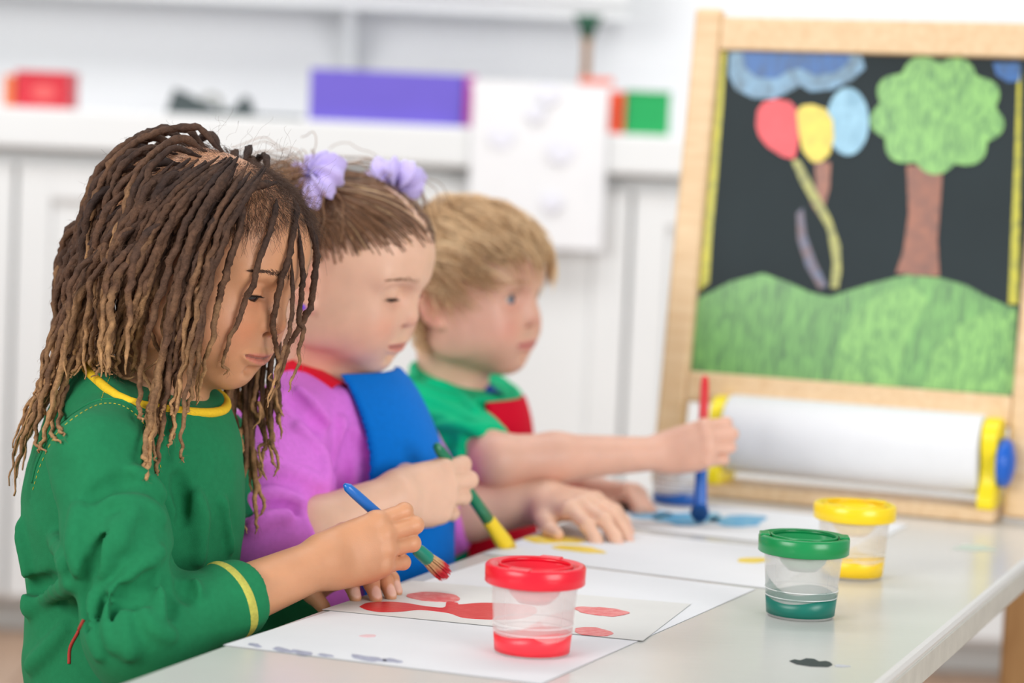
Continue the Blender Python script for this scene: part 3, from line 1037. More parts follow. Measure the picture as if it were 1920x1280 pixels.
def head_nodes(op_z=0.0, op_h=0.0042, cheek=1.0, chub=0.0, lips=1.0, nose=1.0, mouth_open=0.0):
    N = []
    N.append(ell((-0.006, 0, 0.027), (0.086, 0.0695, 0.070), 0.02))
    N.append(ell((0.035, 0, 0.030), (0.056, 0.057, 0.047), 0.03))
    N.append(ell((0.034, 0, -0.022), (0.0465, 0.056 + 0.003 * chub, 0.056), 0.03))
    N.append(ell((0.038, 0, -0.058), (0.037, 0.043 + 0.005 * chub, 0.028), 0.03))
    N.append(ell((0.056, 0, -0.077), (0.0170, 0.020, 0.0140), 0.020))
    for s in (-1, 1):
        N.append(ell((0.050, s * 0.033, -0.040), (0.025 + 0.003 * chub, 0.0225, 0.024 + 0.004 * chub), 0.022))
        N.append(ell((0.006, s * 0.050, -0.045), (0.024, 0.010, 0.026), 0.03))      # jaw angle
        N.append(cap((0.0775, s * 0.014, 0.0115), (0.066, s * 0.044, 0.0125), 0.0075, 0.006, 0.016))   # brow
    for s in (-1, 1):
        N.append(ell((0.0865, s * 0.030, -0.0035), (0.0155, 0.0175, 0.0105), 0.014, 'sub'))
    # nose
    N.append(cap((0.0765, 0, -0.001), (0.0840, 0, -0.0225), 0.0062, 0.0082, 0.012))
    N.append(sph((0.0860, 0, -0.0262), 0.0088 * nose, 0.006))
    for s in (-1, 1):
        N.append(ell((0.0768, s * 0.0122, -0.0295), (0.0088, 0.0060, 0.0062), 0.004))
    # muzzle and lips
    N.append(ell((0.0560, 0, -0.0545), (0.0175, 0.027, 0.0170), 0.014))
    ys = np.linspace(-0.0270, 0.0270, 13)
    def skin_x(y, z):
        q = np.stack([np.full(len(y), 0.10), y, z], 1)
        for _ in range(16):
            q[:, 0] -= ev(N, q.astype(np.float32)) * 0.9
        return q[:, 0]
    t = np.abs(ys) / 0.0270
    zu = -0.0550 + 0.0004 * t ** 2 + 0.0010 * np.exp(-((np.abs(ys) - 0.005) / 0.004) ** 2) + mouth_open * 0.4 * (1 - t)
    zl = -0.0612 + 0.0056 * t ** 1.7 - mouth_open * (1 - t)
    zm = -0.0577 + 0.0020 * t ** 2 - mouth_open * 0.3
    ru = 0.0010 + 0.0018 * lips * (1 - t ** 2)
    rl = 0.0010 + 0.0030 * lips * (1 - t ** 2)
    xu, xl, xm = skin_x(ys, zu), skin_x(ys, zl), skin_x(ys, zm)
    N.append(chain([(x - 0.0004, y, z) for x, y, z in zip(xu, ys, zu)], list(ru), 0.0035))
    N.append(chain([(x - 0.0014, y, z) for x, y, z in zip(xl, ys, zl)], list(rl), 0.0035))
    N.append(chain([(x + 0.0026 - 0.0018 * u ** 2, y, z) for x, y, z, u in zip(xm, ys, zm, t)], list(0.0006 + 0.0005 * (1 - t ** 2) + mouth_open), 0.0010, 'sub'))
    LIPX.append(np.stack([xm + 0.002, ys, zm], 1))
    N.append(ell((0.0770, 0, -0.0705), (0.005, 0.009, 0.0034), 0.008, 'sub'))       # hollow above the chin
    for s in (-1, 1):
        N.append(ell((0.0815, s * 0.0068, -0.0350), (0.0044, 0.0030, 0.0034), 0.002, 'sub'))   # nostrils
    # eyelids
    for s in (-1, 1):
        e = EYE * np.array([1, s, 1])
        N.append(sph(e, EYR + 0.0014, 0.004))
        N.append(ell(e + np.array([0.0128, 0, op_z]), (0.0075, 0.0132, op_h), 0.0008, 'sub'))
        # fold of the upper lid
        cr = []
        for y in np.linspace(-0.0095, 0.0105, 7):
            z = op_z + op_h + 0.0030 - 0.0028 * (abs(y) / 0.0125) ** 2
            z = max(z, 0.0045 - 0.003 * (abs(y) / 0.0125) ** 2)
            cr.append(e + np.array([math.sqrt(max((EYR + 0.0022) ** 2 - y * y * 0.8 - z * z, 1e-6)), y, z]))
        N.append(chain(cr, [0.0008] * 7, 0.002, 'sub'))
    # ears
    for s in (-1, 1):
        R = rot_ear(s)
        c = np.array([-0.004, s * 0.0725, -0.010])
        N.append(ell(c, (0.0165, 0.0050, 0.0275), 0.004, 'add', R))
        N.append(ell(c + R @ np.array([0.002, s * 0.0052, 0.002]), (0.0105, 0.0040, 0.0185), 0.003, 'sub', R))
        N.append(ell(c + R @ np.array([0.005, s * 0.0005, -0.003]), (0.0050, 0.0042, 0.0065), 0.003, 'add', R))
        N.append(sph(c + R @ np.array([0.005, 0, -0.024]), 0.0068, 0.006))
    return N


def rot_ear(s):
    a, b = 0.42, 0.18
    x = np.array([math.cos(a), s * math.sin(a) * -1.0, 0])
    z = unit(np.array([-math.sin(b), s * 0.10, math.cos(b)]))
    y = unit(np.cross(z, x)); x = np.cross(y, z)
    return np.stack([x, y, z], 1)


# ------------------------------------------------------------------ hand
FING = {'i': ((0.0640, 0.0215, 0.0005), (0.030, 0.018, 0.0135), (0.0079, 0.0074, 0.0068, 0.0056)),
        'm': ((0.0665, 0.0072, 0.0020), (0.033, 0.021, 0.0145), (0.0081, 0.0076, 0.0069, 0.0057)),
        'r': ((0.0640, -0.0072, 0.0010), (0.030, 0.020, 0.0145), (0.0078, 0.0073, 0.0066, 0.0055)),
        'p': ((0.0580, -0.0208, -0.0015), (0.024, 0.014, 0.0130), (0.0069, 0.0064, 0.0058, 0.0050))}


def hand(wrist, xdir, radial, right, s, pose, thumb, k=0.010):
    """pose: finger -> (spread, mcp, pip, dip) in degrees; thumb: four local points.  Returns (node, nails, to_world)"""
    X = unit(xdir)
    Y = unit(np.asarray(radial) - X * (np.asarray(radial) @ X))
    Z = np.cross(X, Y) if right else -np.cross(X, Y)         # dorsal
    M = np.stack([X, Y, Z], 1)
    kids = []
    for f in 'imrp':
        b, _, r = FING[f]
        b = np.array(b)
        kids.append(cap((0.002, b[1] * 0.55, 0), b * np.array([0.94, 1, 1]) - np.array([0, 0, 0.002]), 0.0125, r[0] * 1.25, 0.012))
    kids.append(ell((0.034, 0.0, -0.003), (0.030, 0.024, 0.0115), 0.012))
    kids.append(cap((0.012, -0.016, -0.006), (0.044, -0.020, -0.007), 0.011, 0.009, 0.012))
    T = [np.array(t, float) for t in thumb]
    kids.append(cap(T[0], T[1], 0.0125, 0.0098, 0.012))
    th = chain(T[1:], [0.0094, 0.0082, 0.0064], 0.004)
    kids.append(th)
    nails = []
    wr = lambda q: np.asarray(wrist) + s * (M @ q)
    for f in 'imrp':
        b, L, r = FING[f]
        sp, a1, a2, a3 = (math.radians(v) for v in pose[f])
        pts = [np.array(b)]
        ang = 0.0
        d0 = np.array([math.cos(sp), math.sin(sp), 0])
        for ln, a in zip(L, (a1, a2, a3)):
            ang += a
            dr = math.cos(ang) * d0 + math.sin(ang) * np.array([0, 0, -1.0])
            pts.append(pts[-1] + dr * ln)
        kids.append(sph(np.array(b) + np.array([0, 0, 0.0012]), r[0] * 1.12, 0.006))
        kids.append(chain(pts, list(r), 0.0028, kin=0.003))
        kids.append(sph(pts[1], r[1] * 1.05, 0.003))
        nd = math.sin(ang) * d0 + math.cos(ang) * np.array([0, 0, 1.0])     # dorsal normal of the last joint
        nails.append((wr(pts[-1] - (pts[-1] - pts[-2]) * 0.18 + nd * r[3] * 0.95), M @ nd, M @ unit(pts[-1] - pts[-2]), s))
    return group(kids, k, 'add', M, np.asarray(wrist, float), s), nails, wr

# ================================================================== people
RNG = np.random.default_rng(11)


def trace_many(nodes, pxs, z0=1.6, z1=3.2):
    """first points of an implicit surface along the views through pixels (None where a ray misses)"""
    D = np.array([ray(x, y) for x, y in pxs])
    t = np.full(len(D), z0)
    for _ in range(80):
        v = ev(nodes, (CAM + D * t[:, None]).astype(np.float32))
        t = np.where((v < 0.0004) | (t > z1), t, t + np.maximum(v * 0.85, 0.0004))
    ok = t < z1
    return [CAM + D[i] * t[i] if ok[i] else None for i in range(len(D))]


def skin_mat(name, rough=0.42):
    return mat(name, (200, 150, 120), rough, 0.05, 55.0, 0.12, 900.0, spec=0.35, sss=0.22, attr=True, srad=(1.0, 0.42, 0.24), sscale=0.007)


def cloth_mat(name, rgb, noise=0.06, bump=0.35, bscale=1400.0):
    return mat(name, rgb, 0.85, noise, 220.0, bump, bscale, spec=0.12, sheen=0.03)


def wsum(V, c, r):
    return np.exp(-(((V - np.asarray(c)) / np.asarray(r)) ** 2).sum(1))


def lerp(c, t, w):
    return c + (np.asarray(t) - c) * w[:, None]


def smoothstep(a, b, x):
    t = np.clip((x - a) / (b - a), 0, 1)
    return t * t * (3 - 2 * t)


def skin_colour(V, hp, base, lip, blush, nails, nailc, shade=None):
    """colouring of the skin, plus painted shade in nostrils and mouth line: lips, flushed cheeks, nose and ears, finger nails, scalp under the hair"""
    base = np.array(S2L(base))
    c = np.tile(base, (len(V), 1))
    L = ((V - hp['o']) @ hp['M']) / hp['s']
    near = (np.abs(L) < 0.13).all(1)
    Q = L[near]
    cc = c[near]
    bl = np.array(S2L(blush))
    for s in (-1, 1):
        cc = lerp(cc, bl, 0.55 * wsum(Q, (0.066, s * 0.036, -0.036), (0.03, 0.018, 0.016)))
        cc = lerp(cc, bl, 0.6 * wsum(Q, (-0.004, s * 0.074, -0.010), (0.02, 0.008, 0.03)))
        cc = lerp(cc, bl, 0.35 * wsum(Q, (0.078, s * 0.030, -0.012), (0.012, 0.016, 0.007)))
    cc = lerp(cc, bl, 0.35 * wsum(Q, (0.095, 0, -0.03), (0.012, 0.012, 0.009)))
    d = np.sqrt((((Q[:, None, :] - hp['lip'][None, 1:-1]) * np.array([0.7, 1, 1.0])) ** 2).sum(2)).min(1)
    hw = 0.0062 - 0.0036 * (np.abs(Q[:, 1]) / 0.0250) ** 2
    w = smoothstep(1.0, 0.72, d / np.maximum(hw, 0.001)) * (Q[:, 0] > 0.05)
    cc = lerp(cc, np.array(S2L(lip)), 0.85 * w)
    cc = lerp(cc, np.array(S2L(lip)) * 0.30, 0.85 * smoothstep(0.0013, 0.0004, np.abs(Q[:, 2] - np.interp(Q[:, 1], hp['lip'][:, 1], hp['lip'][:, 2]))) * (np.abs(Q[:, 1]) < 0.024) * (Q[:, 0] > 0.05))  # dark mouth line painted in place of a groove's shade
    for s in (-1, 1):        # shade of the nostril hollows, painted into the skin colour
        cc = lerp(cc, bl * 0.35, 0.8 * wsum(Q, (0.0812, s * 0.0068, -0.0340), (0.0042, 0.0027, 0.0030)))
    c[near] = cc
    nc = np.array(S2L(nailc))
    for (p, n, x, s) in nails:
        q = V - p
        y = np.cross(n, x)
        a, b, h = q @ x, q @ y, q @ n
        w = smoothstep(1.25, 0.85, np.sqrt((a / (0.0056 * s)) ** 2 + (b / (0.0044 * s)) ** 2)) * (np.abs(h) < 0.004)
        c = lerp(c, nc, 0.9 * w)
    return c


def eye_mesh(hp, s, gaze, iris, parent, name='eye'):
    c = hp['o'] + hp['s'] * (hp['M'] @ (EYE * np.array([1, s, 1])))
    g = unit(hp['M'] @ np.asarray(gaze, float))
    x, y, z = frame_of(g)
    V, C, Fq = [], [], []
    n, m = 28, 32
    R = EYR * hp['s']
    ir = np.array(S2L(iris))
    for i in range(n + 1):
        th = math.pi * (i / n) ** 1.25
        for j in range(m):
            a = 2 * math.pi * j / m
            r = R * (1.0 + 0.05 * math.exp(-(th / 0.35) ** 4))
            V.append(c + r * (math.cos(th) * z + math.sin(th) * (math.cos(a) * x + math.sin(a) * y)))
            if th < 0.20: C.append((0.004, 0.004, 0.005))
            elif th < 0.60: C.append(ir * (0.75 + 0.35 * math.sin(a * 9) * 0.5))
            elif th < 0.66: C.append(ir * 0.25)
            else: C.append((0.55, 0.50, 0.47))
    for i in range(n):
        for j in range(m):
            Fq.append((i * m + j, i * m + (j + 1) % m, (i + 1) * m + (j + 1) % m, (i + 1) * m + j))
    return link(name, np_mesh(name, np.array(V), np.array(Fq)[:, ::-1], np.array(C)), mat('eye_surface', (255, 255, 255), 0.08, attr=True, spec=0.6), parent)


def lashes(hp, s, op_z, op_h, colour, parent, ln=0.0048):
    """dark rim of hairs along the upper lid"""
    e = EYE * np.array([1, s, 1])
    lines, rad = [], []
    rim = []
    for y in np.linspace(-0.0125, 0.0125, 36):
        z = op_z + op_h * math.sqrt(max(1 - (y / 0.0132) ** 2, 0))
        R = EYR + 0.0015
        p = e + np.array([math.sqrt(max(R * R - y * y - z * z, 1e-8)), y, z])
        rim.append(p)
        out = unit(p - e)
        k = ln * (0.65 + 0.35 * abs(y) / 0.0125)
        q = [p, p + out * k * 0.5 + np.array([0, 0, -0.10 * k]), p + out * k * 0.9 + np.array([0, s * 0.0006, 0.12 * k])]
        lines.append(np.array(q)); rad.append(np.array([0.00030, 0.00022, 0.00005]))
    lines.append(np.array(rim)); rad.append(np.full(len(rim), 0.00046))
    lines = [hp['o'] + hp['s'] * (l @ hp['M'].T) for l in lines]
    V, Fq, _, _ = tube_arrays(lines, rad, 4)
    return tag(link('eyelashes', np_mesh('eyelashes', V, Fq), mat('lash_%d' % colour[0], colour, 0.6), parent), kind='stuff')


def brow(hp, s, nodes, colour, parent, n=260, thick=0.00030, lift=0.0):
    rg = np.random.default_rng(5 + s)
    u = rg.uniform(0, 1, n)
    Q = np.stack([np.full(n, 0.10), s * (0.0125 + 0.038 * u),
                  0.0125 + 0.0060 * np.sin(np.minimum(u * 1.25, 1.3) * 1.7) - 0.004 * u + lift + rg.normal(size=n) * 0.0016 * (1.15 - u)], 1)
    for _k in range(14):          # slide inwards to the skin
        Q[:, 0] -= ev(nodes, Q.astype(np.float32)) * 0.9
    lines, rad = [], []
    for p, w in zip(Q, u):
        dr = unit(np.array([-0.30 - 0.5 * w, s * (0.5 + 0.5 * w), 0.75 * (1 - w) - 0.12]))
        L = 0.0058
        lines.append(np.array([p + np.array([-0.0004, 0, 0]), p + dr * L * 0.5 + np.array([0.0009, 0, 0]), p + dr * L + np.array([0.0003, 0, 0])]))
        rad.append(np.array([thick, thick, thick * 0.3]) * (1.1 - 0.6 * w))
    lines = [hp['o'] + hp['s'] * (l @ hp['M'].T) for l in lines]
    V, Fq, _, _ = tube_arrays(lines, rad, 3, cap=False)
    return tag(link('eyebrow', np_mesh('eyebrow', V, Fq), mat('brow_%d_%d' % (colour[0], colour[1]), colour, 0.7), parent), kind='stuff')


def body_frame(yaw):
    f = np.array([math.cos(yaw), -math.sin(yaw), 0]); l = np.array([math.sin(yaw), math.cos(yaw), 0])
    return np.stack([f, l, ZZ], 1)


def sdf_part(name, nodes, vox, m, parent, col=None, bounds=None):
    V, Fq = mesh_sdf(nodes, vox, bounds or bounds_of(nodes))
    c = col(V) if callable(col) else col
    return link(name, np_mesh(name, V, Fq, c), m, parent)


def bvh_of(o):
    me = o.data
    V = np.empty(len(me.vertices) * 3, np.float32)
    me.vertices.foreach_get('co', V)
    return BVHTree.FromPolygons([Vector(v) for v in V.reshape(-1, 3)], [tuple(p.vertices) for p in me.polygons])


def cast_line(bvh, px, n, lift=0.0004):
    """a polyline of pixels laid on a surface"""
    out = []
    for x, y in smooth_line(px, n):
        h = bvh.ray_cast(Vector(CAM), Vector(ray(x, y)))
        if h[0] is not None:
            out.append(np.array(h[0]) + lift * np.array(h[1]))
    return out


def stitches(name, bvh, px, n, m, parent, r=0.0005, dash=None, lift=0.0003):
    pts = cast_line(bvh, px, n, lift)
    if len(pts) < 4: return
    if dash:
        lines = [np.array(pts[i:i + dash]) for i in range(0, len(pts) - dash, dash + 1)]
    else:
        lines = [np.array(pts)]
    V, Fq, _, _ = tube_arrays(lines, [np.full(len(l), r) for l in lines], 5)
    o = link(name, np_mesh(name, V, Fq), m, parent)
    return tag(o, kind='stuff') if dash else o


def legs_and_seat(root, pelvis, B, rgb, seat_label, bend=1.0):
    """trousers, shoes and the stool the child sits on"""
    tn = [ell(pelvis + B @ np.array([0.0, 0, -0.01]), (0.088, 0.108, 0.075), 0.03, 'add', B)]
    feet = []
    for s in (-1, 1):
        hip = pelvis + B @ np.array([0.01, s * 0.055, -0.015])
        kn = pelvis + B @ np.array([0.235, s * 0.068, 0.0]); kn[2] = 0.352
        an = pelvis + B @ np.array([0.225, s * 0.070, 0.0]); an[2] = 0.085
        tn += [cap(hip, kn, 0.062, 0.047, 0.03), cap(kn, an, 0.046, 0.036, 0.015)]
        feet.append(an)
    tn.append(disp(ripple(3, 60, 0.0016)))
    tr = sdf_part('trousers', tn, 0.005, cloth_mat('trouser_%d' % rgb[2], rgb), root)
    for an in feet:
        an = an.copy()
        fw = B[:, 0]
        nn = [cap(an * np.array([1, 1, 0]) + np.array([0, 0, 0.045]), an * np.array([1, 1, 0]) + fw * 0.10 + np.array([0, 0, 0.030]), 0.034, 0.030, 0.02),
              cap(an, an * np.array([1, 1, 0]) + np.array([0, 0, 0.05]), 0.030, 0.034, 0.02), half((0, 0, 0.001), (0, 0, -1))]
        sdf_part('shoe', nn, 0.005, mat('shoe_grey', (120, 120, 126), 0.7), root)
    sx = pelvis.copy()
    zs = pelvis[2] - 0.082
    st = empty('stool', (sx[0], sx[1], 0), seat_label, 'stool', 'stools behind the table')
    lathe('seat', [(0.0005, zs - 0.022), (0.125, zs - 0.022), (0.135, zs - 0.016), (0.135, zs - 0.005), (0.128, zs), (0.0005, zs)], M_LEG, st, (sx[0], sx[1], 0), seg=40)
    for i in range(4):
        a = math.pi / 4 + i * math.pi / 2
        d = np.array([math.cos(a), math.sin(a), 0])
        tube('leg', [np.array([sx[0], sx[1], 0]) + d * 0.125, np.array([sx[0], sx[1], zs - 0.02]) + d * 0.09], [0.013, 0.015], M_LEG, st, 12)
    return tr


def shirt_nodes(c, sleeve_cut):
    """c: joints; the shirt hangs a little off the body"""
    B = c['B']
    N = [ell(c['torso'], c['trad'], 0.04, 'add', B),
         ell(c['chest'], c['crad'], 0.04, 'add', B),
         ell(c['pelvis'] + np.array([0, 0, 0.045]), (c['trad'][0] * 1.0, c['trad'][1] * 1.0, 0.10), 0.05, 'add', B),
         cap(c['neck'] - np.array([0, 0, 0.016]), c['shR'], 0.033, c['rsh'] * 0.94, 0.03), cap(c['neck'] - np.array([0, 0, 0.016]), c['shL'], 0.033, c['rsh'] * 0.9, 0.03)]
    for side in 'RL':
        sh, elb, wr = c['sh' + side], c['el' + side], c['wr' + side]
        r = c['rs']
        mid = (sh + elb) / 2
        kids = [cap(sh, mid, c['rsh'], r[0], 0.02), cap(mid, elb, r[0], r[1], 0.02)]
        f, axis = sleeve_cut(side)
        if f[0] in ('fore', 'elbow'):      # the cuff plane trims the forearm part only
            h_ = elb + (wr - elb) * 0.5
            fk = [cap(elb, h_, r[1], r[2], 0.02)] + ([cap(h_, wr, r[2], r[3], 0.012)] if f[0] == 'fore' else [])
            kids.append(group(fk + [half(elb + (wr - elb) * f[1], wr - elb, 0.003)], 0.02))
        else:
            kids.append(half(sh + (elb - sh) * f[1], elb - sh, 0.004))
        N.append(group(kids, c.get('ksl', 0.02)))
    return N


def body_nodes(c, hp, hnodes, hands):
    B = c['B']
    N = [group(hnodes, 0.02, 'add', hp['M'], hp['o'], hp['s'])]
    hw = lambda q: hp['o'] + hp['s'] * (hp['M'] @ np.asarray(q))
    nb = c['neck'] - np.array([0, 0, 0.03])
    N.append(cap(hw((-0.022, 0, -0.028)), nb, 0.041 * c.get('neckr', 1.0), 0.041 * c.get('neckr', 1.0), 0.022))
    N += [cap(c['neck'] - np.array([0, 0, 0.07]), c['pelvis'] + np.array([0, 0, 0.02]), 0.055, 0.065, 0.03),
          cap(c['neck'] - np.array([0, 0, 0.05]), c['shR'], 0.022, 0.024, 0.02), cap(c['neck'] - np.array([0, 0, 0.05]), c['shL'], 0.022, 0.024, 0.02)]
    for s in 'RL':
        ra = c['ra']
        sh, elb, wr = c['sh' + s], c['el' + s], c['wr' + s]
        N += [cap(sh, elb, 0.026, ra[0], 0.012), cap(elb, elb + (wr - elb) * 0.35, ra[0], ra[1], 0.012), cap(elb + (wr - elb) * 0.35, wr, ra[1], ra[2], 0.012)]
    N += hands
    return N


def paint_brush(tip, end, label, spec, hair):
    """spec: list of (fraction from the tip, radius) rows per coloured part; the bristles start at the tip"""
    tip, end = np.asarray(tip, float), np.asarray(end, float)
    ax = unit(end - tip)
    L = np.linalg.norm(end - tip)
    e = empty('paint_brush', tuple(tip), label, 'paint brush', 'paint brushes held by the children')
    for nm, rgb, rows in spec:
        lathe(nm, [(max(r, 0.0003), f * L) for f, r in rows], mat('brush_%d_%d_%d' % rgb, rgb, 0.3, 0.02, 40, coat=0.3), e, tip, ax, 24)
    # bristles
    b0, r0, rgb_tip, rgb_root, tipfrac = hair
    x, y, z = frame_of(ax)
    rg = np.random.default_rng(3)
    lines, rad, cols = [], [], []
    for i in range(320):
        a, q = rg.uniform(0, 6.28), math.sqrt(rg.uniform(0, 1))
        d = x * math.cos(a) + y * math.sin(a)
        sp = r0 * q
        ln = b0 * L
        p0 = tip + ax * ln + d * sp * 0.92
        p1 = tip + ax * ln * 0.55 + d * sp * 1.30
        p2 = tip + ax * ln * (0.02 + 0.16 * rg.uniform() + 0.18 * q) + d * sp * (1.35 if len(spec[0][2]) > 6 and b0 > 0.2 else 0.85)
        lines.append(smooth_line([p0, p1, p2], 7)); rad.append(np.linspace(0.00042, 0.00022, 7))
    V, Fq, T, _ = tube_arrays(lines, rad, 4)
    w = smoothstep(tipfrac - 0.15, tipfrac + 0.1, T + 0.06 * np.sin(np.arange(len(T)) * 0.7))
    C = lerp(np.tile(np.array(S2L(rgb_root)), (len(T), 1)), np.array(S2L(rgb_tip)), w)
    br = link('bristles', np_mesh('bristles', V, Fq, C), mat('bristle_hair', (255, 255, 255), 0.5, 0.15, 400, attr=True), e)
    tag(br, kind='stuff')
    return e


def folds(nodes, spec):
    """garment folds traced through pixels: ridges stand proud, creases are pressed in"""
    allp = [p for _, _, px in spec for p in px]
    hit = trace_many(nodes, allp)
    out, i = [], 0
    for sign, r, px in spec:
        q = hit[i:i + len(px)]
        i += len(px)
        q = [v + ray(*px[0]) * (r * 1.2 - 0.0060 if sign > 0 else -(r * 1.2 - 0.0052)) for v in q if v is not None]
        if len(q) > 1:
            out.append(fold(list(smooth_line(q, 9)), r * 1.2, sign, 0.0055))
    return out


GRIP = {'i': (2, 8, 98, 62), 'm': (0, 8, 100, 60), 'r': (-2, 16, 98, 55), 'p': (-4, 24, 96, 50)}
TH_GRIP = [(0.012, 0.012, -0.010), (0.036, 0.020, -0.022), (0.056, 0.014, -0.032), (0.070, 0.002, -0.034)]
FLAT = {'i': (7, 12, 22, 14), 'm': (1, 10, 22, 14), 'r': (-5, 12, 22, 14), 'p': (-13, 14, 22, 14)}
TH_FLAT = [(0.012, 0.016, -0.006), (0.036, 0.034, -0.010), (0.056, 0.046, -0.014), (0.072, 0.050, -0.017)]

# ------------------------------------------------------------------ the nearest child: green top, locs
k1 = empty('person', (float(P(245, 1330, 2.09)[0]), float(P(245, 1330, 2.09)[1]), 0.0), 'child in a long-sleeved green top with long brown locs, painting in red', 'person', 'children at the table')
hp1 = dict(o=P(370.7, 493.2, 2.08), M=rot_frame(0.3627, 0.2567, -0.078), s=1.009)
c1 = dict(B=body_frame(0.37), torso=P(247, 1010, 2.09), trad=(0.093, 0.090, 0.165), chest=P(266, 880, 2.09), crad=(0.079, 0.084, 0.085),
          neck=P(300, 728, 2.09), shR=P(186, 858, 1.972), shL=P(392, 850, 2.20), elR=P(262, 1196, 1.925), elL=P(452, 1176, 2.215),
          wrR=P(604, 1054, 2.035), wrL=PZ(608, 2.178, TZ + 0.008), ksl=0.008, rsh=0.041, rs=(0.041, 0.040, 0.031, 0.0255), ra=(0.028, 0.0265, 0.0205))
pv = P(245, 1330, 2.09); pv[2] = 0.375
c1['pelvis'] = pv
h1 = head_nodes(op_z=-0.0042, op_h=0.0030, lips=1.0)
hp1['lip'] = LIPX[-1]
hR, nR, _ = hand(c1['wrR'], P(712, 1020, 2.058) - c1['wrR'], np.array([0.0, 0.30, 0.95]), True, 0.92, GRIP, TH_GRIP)
hL, nL, _ = hand(c1['wrL'], np.array([0.46, -0.83, 0.30]), np.array([-0.86, -0.48, -0.05]), False, 0.97,
                 {'i': (3, 24, 26, 16), 'm': (0, 24, 26, 18), 'r': (-4, 24, 26, 18), 'p': (-8, 26, 26, 16)}, [(0.012, 0.016, -0.006), (0.034, 0.034, -0.012), (0.054, 0.040, -0.026), (0.066, 0.036, -0.040)])
b1 = body_nodes(c1, hp1, h1, [hR, hL])
SK1 = skin_mat('warm_brown_skin')
body1 = sdf_part('body', b1, 0.00135, SK1, k1, lambda V: skin_colour(V, hp1, (212, 154, 116), (206, 126, 110), (196, 112, 78), nR + nL, (240, 198, 180)))
for s in (-1, 1):
    eye_mesh(hp1, s, (0.90, -0.02, -0.34), (40, 24, 18), k1)
    lashes(hp1, s, -0.0042, 0.0030, (22, 16, 14), k1)
    brow(hp1, s, h1, (84, 56, 40), k1, 320, lift=0.001)

# green top
sn = shirt_nodes(c1, lambda s: (('fore', 0.58 if s == 'R' else 0.80), None))
nk = c1['neck']
sn.append(cap(nk - np.array([0, 0, 0.05]), nk + unit(hp1['o'] - nk) * 0.004, 0.046, 0.0435, 0.018))
sn.append(half(nk + np.array([0.0, 0, 0.006]), unit(np.array([0.28, -0.1, 1.0])), 0.004))
base_sn = list(sn)
FOLDS1 = []
for sign, r, pxs in ((1, 0.006, [(196, 932), (238, 940), (276, 952), (300, 972)]), (1, 0.006, [(150, 962), (144, 1015), (150, 1068)]),
                     (1, 0.006, [(222, 985), (202, 1022), (196, 1068)]), (1, 0.006, [(298, 1036), (262, 1066), (228, 1098), (204, 1130)]),
                     (-1, 0.005, [(272, 1106), (254, 1138), (246, 1168)]), (-1, 0.006, [(196, 1128), (189, 1168), (200, 1214)]),
                     (1, 0.005, [(214, 1130), (206, 1168), (216, 1210)]), (-1, 0.004, [(232, 1108), (222, 1142), (220, 1176)]),
                     (1, 0.004, [(300, 1100), (306, 1128), (300, 1160)]), (1, 0.004, [(330, 1094), (336, 1118)]), (-1, 0.0035, [(316, 1094), (322, 1124), (318, 1150)]),
                     (1, 0.004, [(362, 1088), (368, 1110)]), (-1, 0.0035, [(348, 1090), (353, 1116)]),
                     (1, 0.006, [(46, 990), (56, 1070), (60, 1130)]), (1, 0.007, [(136, 1090), (92, 1118), (60, 1140)]), (-1, 0.006, [(130, 1060), (90, 1090), (56, 1100)]),
                     (1, 0.006, [(120, 1180), (90, 1220), (60, 1250)]), (-1, 0.006, [(240, 900), (205, 912), (170, 930)]), (1, 0.007, [(110, 1010), (126, 1060), (140, 1120)]),
                     (1, 0.005, [(250, 880), (280, 905), (300, 930)]), (1, 0.005, [(366, 930), (376, 990), (372, 1050)]), (-1, 0.006, [(338, 900), (342, 980), (338, 1060)]),
                     (1, 0.004, [(418, 940), (428, 990), (432, 1030)]), (1, 0.005, [(176, 1120), (172, 1170), (186, 1225)]), (-1, 0.0045, [(164, 1060), (160, 1120), (172, 1180)]), (1, 0.005, [(236, 1150), (234, 1190), (246, 1226)]), (-1, 0.004, [(286, 1080), (262, 1104), (240, 1130)]), (-1, 0.0045, [(210, 1000), (186, 1030), (176, 1070)]), (1, 0.005, [(250, 960), (232, 990), (226, 1020)]), (1, 0.0045, [(270, 1150), (290, 1175), (320, 1190)])):
    FOLDS1.append((sign, r, pxs))
fo = folds(base_sn, FOLDS1)
sn = sn + fo + [disp(ripple(21, 34, 0.0016)), disp(ripple(22, 95, 0.0006))]
M_G1 = cloth_mat('green_jersey', (34, 124, 80))
top1 = sdf_part('green_top', sn, 0.0025, M_G1, k1)
bv1 = bvh_of(top1)
M_YS = mat('yellow_thread', (206, 190, 60), 0.7)
stitches('shoulder_seam', bv1, [(62, 918), (78, 868), (108, 812), (150, 776), (192, 757), (232, 762), (266, 790), (290, 836), (303, 884)], 150, M_YS, top1, 0.00035, 3)
stitches('seam_ridge', bv1, [(60, 905), (72, 862), (102, 806), (148, 768), (190, 749), (236, 754), (272, 784), (296, 834)], 70, M_G1, top1, 0.0011)
stitches('shoulder_seam', bv1, [(190, 750), (196, 730), (206, 706)], 40, M_YS, top1, 0.00035, 3)
stitches('side_seam', bv1, [(158, 1162), (146, 1186), (132, 1214), (130, 1244)], 40, mat('red_thread', (176, 52, 40), 0.7, 0.2, 600), top1, 0.0016)
# yellow band and cuff edge of the near sleeve
ax = unit(c1['wrR'] - c1['elR'])


def ring_fit(nodes, O, D, t0=0.06):
    t = np.full(len(D), t0)
    for _ in range(26):
        t -= ev(nodes, (O + D * t[:, None]).astype(np.float32)) * 0.8
    return t


